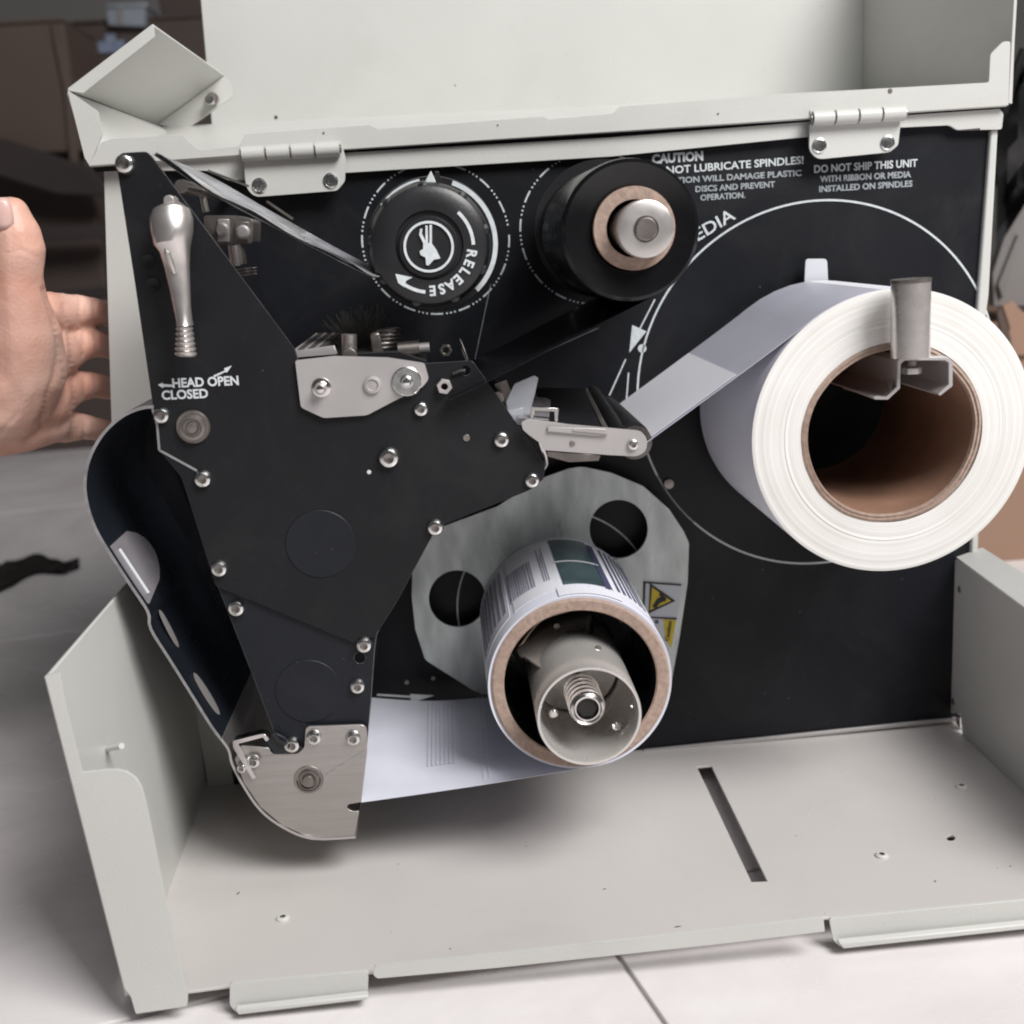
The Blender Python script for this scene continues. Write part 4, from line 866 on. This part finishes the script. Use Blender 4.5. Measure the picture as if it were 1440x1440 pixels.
# ================================================================= hand
PER = thing('person', 'open right hand of a person reaching in at left, fingers tucked behind the printer', 'person', P(40, 620, .0))
def cap_mesh(segs):
    bm = bmesh.new()
    for (a, ra, b, rb) in segs:
        L_ = (b - a).length; n = max(2, int(L_/.004))
        for i in range(n + 1):
            t = i/n; p = a.lerp(b, t); r = ra + (rb - ra)*t
            bmesh.ops.create_icosphere(bm, subdivisions=2, radius=r, matrix=Matrix.Translation(p))
    return bm
def H(u, v, Y): return P(u, v, Y)
chains = [
 # thumb
 [(16, 303, -.045, .0095), (22, 330, -.045, .0125), (26, 352, -.044, .0135), (24, 390, -.042, .0128), (26, 425, -.038, .0150), (34, 470, -.032, .019), (36, 520, -.025, .022), (10, 560, -.02, .024), (-60, 560, -.02, .027), (-170, 550, -.02, .030), (-330, 540, -.02, .034)],
 # palm heel and little-finger side
 [(-20, 600, -.012, .018), (30, 596, -.008, .0165), (72, 594, .002, .0125), (90, 598, .012, .0105)],
 [(20, 560, -.015, .021), (60, 560, -.004, .018), (85, 548, .008, .013)],
 [(20, 500, -.022, .021), (58, 500, -.008, .018), (86, 495, .006, .0130)],
 [(22, 450, -.028, .015), (52, 440, -.012, .0135), (82, 441, .004, .0115)],
 [(-60, 520, -.01, .03), (20, 540, -.01, .022)], 
 # fingers
 [(82, 441, .004, .0115), (108, 437, .016, .0098), (128, 437, .026, .0084), (148, 440, .042, .0078), (162, 446, .056, .007)],
 [(86, 495, .006, .0125), (112, 484, .016, .0098), (130, 482, .028, .0086), (150, 486, .044, .008), (162, 490, .056, .0072)],
 [(86, 548, .008, .0120), (112, 542, .018, .0090), (130, 541, .030, .0080), (150, 545, .044, .0076), (160, 548, .054, .007)],
 [(88, 598, .010, .0105), (112, 600, .018, .0082), (130, 602, .030, .0074), (150, 606, .042, .007), (158, 608, .05, .0064)],
]
segs = []
for ch in chains:
    for a, b in zip(ch[:-1], ch[1:]): segs.append((H(*a[:3]), a[3], H(*b[:3]), b[3]))
bm = cap_mesh(segs); me = bpy.data.meshes.new('tmp'); bm.to_mesh(me); bm.free()
tmp = bpy.data.objects.new('tmp', me); COL.objects.link(tmp)
rm = tmp.modifiers.new('r', 'REMESH'); rm.mode = 'VOXEL'; rm.voxel_size = .0013
sm = tmp.modifiers.new('s', 'SMOOTH'); sm.factor = .6; sm.iterations = 14
dg = bpy.context.evaluated_depsgraph_get(); hm = bpy.data.meshes.new_from_object(tmp.evaluated_get(dg)); bpy.data.objects.remove(tmp)
# palm creases and finger-joint folds pressed into the surface
creases = [([(62, 408), (72, 440), (82, 480), (80, 520), (66, 560), (58, 600)], .0022, .0026), ([(90, 430), (98, 470), (103, 520), (104, 570), (102, 615)], .0016, .0022),
           ([(113, 420), (112, 455)], .0015, .0016), ([(118, 468), (117, 500)], .0015, .0016), ([(119, 526), (118, 556)], .0014, .0016), ([(119, 588), (118, 616)], .0013, .0014),
           ([(10, 356), (30, 352), (52, 362)], .0008, .0016), ([(76, 440), (86, 500), (92, 560)], .0008, .0014), ([(0, 610), (14, 594), (26, 580)], .0010, .0016), ([(132, 424), (133, 452)], .0012, .0014), ([(134, 470), (135, 498)], .0012, .0014), ([(133, 530), (134, 556)], .001, .0013)]
def proj(p):
    c = Vector(p) - CAM; q = Vector((XX.x*c.x + AX.x*c.y - DN.x*c.z, XX.y*c.x + AX.y*c.y - DN.y*c.z, XX.z*c.x + AX.z*c.y - DN.z*c.z)); return 720 + F*q.x/q.z, 720 + F*q.y/q.z
lines = []
for pts, dep, wid in creases:
    # each crease is a 3D polyline dropped on the skin: nearest skin vertex in front
    sp_ = smooth_path([Vector((u, v, 0)) for u, v in pts], 6); lines.append(([(p.x, p.y) for p in sp_], dep, wid/.00042))
hm.calc_loop_triangles()
nr = [v.normal.copy() for v in hm.vertices]
for v, nn in zip(hm.vertices, nr):
    if nn.y > .35: continue
    u_, v_ = proj(v.co)
    if u_ < -40: continue
    dsp = 0
    for pl, dep, wd in lines:
        best = min((u_ - a)**2 + (v_ - b)**2 for a, b in pl)
        if best < (3*wd)**2: dsp += dep*.55*math.exp(-best/(wd*wd*.6))
    dsp -= .0006*noise.noise(v.co*90)
    v.co -= nn*dsp
hv = [v.co.copy() for v in hm.vertices]; hf = [tuple(p.vertices) for p in hm.polygons]; bpy.data.meshes.remove(hm)
hand = mk('skin_body', hv, hf, 'skin', PER, fix=False); hand.name = 'hand'
for p in hand.data.polygons: p.use_smooth = True
hand.data.set_sharp_from_angle(angle=math.pi)
# thumb nail at the frame edge
nc = H(2, 300, -.058)
vs, fs = [], []
for i in range(7):
    for j in range(7):
        a = (i/6 - .5)*2; b = (j/6 - .5)*2; e = 1 - .35*abs(b)**3
        vs.append(nc + Vector((a*.0058*e - .001, .0022*(a*a) + .0008*b*b, b*.0075)))
for i in range(6):
    for j in range(6): fs.append((i*7+j, (i+1)*7+j, (i+1)*7+j+1, i*7+j+1))
nl = mk('thumbnail', vs, fs, 'nail', PER)
so = nl.modifiers.new('t', 'SOLIDIFY'); so.thickness = .0006

# ================================================================= background
def back_box(name, label, px, Y, depth, mt, group=None, cat='box'):
    """carton: its front face follows px on plane Y; tape and flap edge as parts"""
    t = thing(name, label, cat, P(*px[0], Y) + Vector((0, depth/2, 0)), group)
    plate('carton_body', px, Y, depth, mt, t, bevel=.004); return t
def on_floor(u, Y): return FLOOR_Z
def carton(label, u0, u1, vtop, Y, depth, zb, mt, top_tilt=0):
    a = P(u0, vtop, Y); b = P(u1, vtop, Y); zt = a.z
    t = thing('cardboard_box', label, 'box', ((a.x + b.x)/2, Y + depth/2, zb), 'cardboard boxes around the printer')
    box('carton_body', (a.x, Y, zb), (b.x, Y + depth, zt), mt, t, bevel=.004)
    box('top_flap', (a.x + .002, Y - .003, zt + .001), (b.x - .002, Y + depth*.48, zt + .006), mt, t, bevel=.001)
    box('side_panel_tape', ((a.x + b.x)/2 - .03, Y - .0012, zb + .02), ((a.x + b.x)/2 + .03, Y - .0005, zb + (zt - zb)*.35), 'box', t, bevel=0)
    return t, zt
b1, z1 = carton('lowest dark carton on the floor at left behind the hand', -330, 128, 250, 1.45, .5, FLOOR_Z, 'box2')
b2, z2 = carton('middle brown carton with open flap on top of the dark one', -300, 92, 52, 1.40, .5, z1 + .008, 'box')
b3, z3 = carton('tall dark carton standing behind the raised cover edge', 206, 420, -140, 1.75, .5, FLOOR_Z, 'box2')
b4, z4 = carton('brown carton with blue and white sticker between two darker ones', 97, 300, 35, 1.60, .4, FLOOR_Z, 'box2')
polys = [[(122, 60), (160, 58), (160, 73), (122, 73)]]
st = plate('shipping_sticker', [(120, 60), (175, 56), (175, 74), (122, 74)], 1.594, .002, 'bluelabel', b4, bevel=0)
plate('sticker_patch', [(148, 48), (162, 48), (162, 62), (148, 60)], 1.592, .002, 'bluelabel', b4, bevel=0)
# loose flap sticking up between them, and shadow gaps
plate('raised_flap', [(72, 30), (84, 48), (100, 120), (108, 200), (112, 250), (98, 225), (90, 130), (76, 60)], 1.39, .006, 'box', b2, bevel=.001)
plate('dark_gap', [(-40, 192), (50, 210), (128, 236), (140, 262), (60, 262), (-40, 250)], 1.392, .004, 'hole', b2, bevel=0) if False else None
t = thing('wooden_pallet', 'dark slatted pallet edge at left above the thumb', 'pallet', P(60, 260, 1.3))  # dark bands over the cartons, built as loose bars
for (pl_, mt) in (([(-60, 196), (0, 194), (128, 236), (150, 262), (150, 275), (75, 272), (0, 248), (-60, 240)], 'hole'), ([(-60, 312), (0, 322), (150, 316), (150, 334), (60, 340), (-60, 345)], 'hole'), ([(-60, 405), (60, 412), (150, 402), (150, 420), (60, 428), (-60, 430)], 'hole')): plate('slat', pl_, 1.36, .04, 'slatwood', t, bevel=.003)
# pale block standing in for a window reflection, its sheen put into the colour
pg = thing('plastic_crate', 'pale blue grey translucent crate on a box at the top left', 'crate', P(165, 36, 1.8))
plate('crate_side', [(150, 8, 2), (204, 6, 2), (204, 37, 2), (152, 35, 2)], 1.58, .16, 'silver', pg); plate('crate_rim', [(148, 5), (206, 3), (206, 9), (148, 11)], 1.575, .18, 'silver', pg, bevel=.002)
plate('crate_rib', [(166, 10), (172, 10), (172, 36), (166, 36)], 1.576, .006, 'wall', pg)
# right side things
t = thing('black_bag', 'black plastic bag hanging in shade behind the right end of the printer', 'bag', P(1440, 300, .35))
random.seed(2); vs, fs = [], []
n = 9
A = [(1404, 120), (1500, 60), (1500, 250), (1402, 350)]
for i in range(n):
    for j in range(n):
        a, b = i/(n-1), j/(n-1); u = (1404*(1-b) + 1400*b)*(1-a) + 1520*a; v = (150*(1-a) + 60*a)*(1-b) + (355*(1-a) + 160*a)*b
        vs.append(P(u, v, .35 + random.uniform(-.02, .02)*(0 < i < n-1)))
N = len(vs); vs += [v + Vector((0, .08, 0)) for v in vs]
for i in range(n-1):
    for j in range(n-1): q = (i*n+j, (i+1)*n+j, (i+1)*n+j+1, i*n+j+1); fs.append(q); fs.append(tuple(N + x for x in reversed(q)))
mk('bag_body', vs, fs, 'bag', t)
tube('bag_tie', [P(1440, 70, .34), P(1425, 110, .34), P(1410, 160, .34)], .004, 'bag', t, 8)
t = thing('paper_sack', 'grey paper sheet leaning beside the printer at far right', 'paper', P(1430, 430, .30))
plate('sheet_body', [(1396, 385), (1440, 250), (1540, 150), (1540, 430), (1398, 430)], .42, .01, 'sack', t); plate('fold', [(1404, 400), (1432, 330), (1436, 332), (1410, 420)], .415, .006, 'wall', t)
t = thing('cardboard_box', 'brown carton with ragged open flap at right behind the paper roll', 'box', P(1440, 800, .34), 'cardboard boxes around the printer')
plate('carton_body', [(1360, 470), (1560, 450), (1560, 792), (1340, 796)], .36, .25, 'carton', t, bevel=.003)
plate('open_flap', [(1410, 430), (1424, 423), (1440, 440), (1500, 430), (1500, 500), (1414, 500), (1420, 460)], .355, .004, 'carton', t, bevel=.0006); plate('open_flap', [(1402, 440), (1409, 432), (1422, 475), (1424, 500), (1410, 480)], .35, .004, 'box', t, bevel=.0006)
# scrap of black film on the tiles
vs, fs = [], []; random.seed(9); n = 14; m_ = 7
for i in range(n):
    for j in range(m_):
        a, b = i/(n-1), j/(m_-1); u = -20 + 132*a; wv = 26*(1 - .75*a); v = 812 - 20*a + (b - .5)*2*wv*.8 + 6*math.sin(a*9)
        p = PZ(u, v, FLOOR_Z + .001); p.z = FLOOR_Z + .002 + .010*abs(noise.noise(Vector((a*6, b*4, 0)))) ; vs.append(p)
N = len(vs); vs += [v - Vector((0, 0, .0008)) for v in vs]
for i in range(n-1):
    for j in range(m_-1): q = (i*m_+j, (i+1)*m_+j, (i+1)*m_+j+1, i*m_+j+1); fs.append(q); fs.append(tuple(N + x for x in reversed(q)))
o = mk('plastic_scrap', vs, fs, 'bag'); tag(o, 'crumpled scrap of black plastic film lying on the tiles at far left', 'plastic scrap')
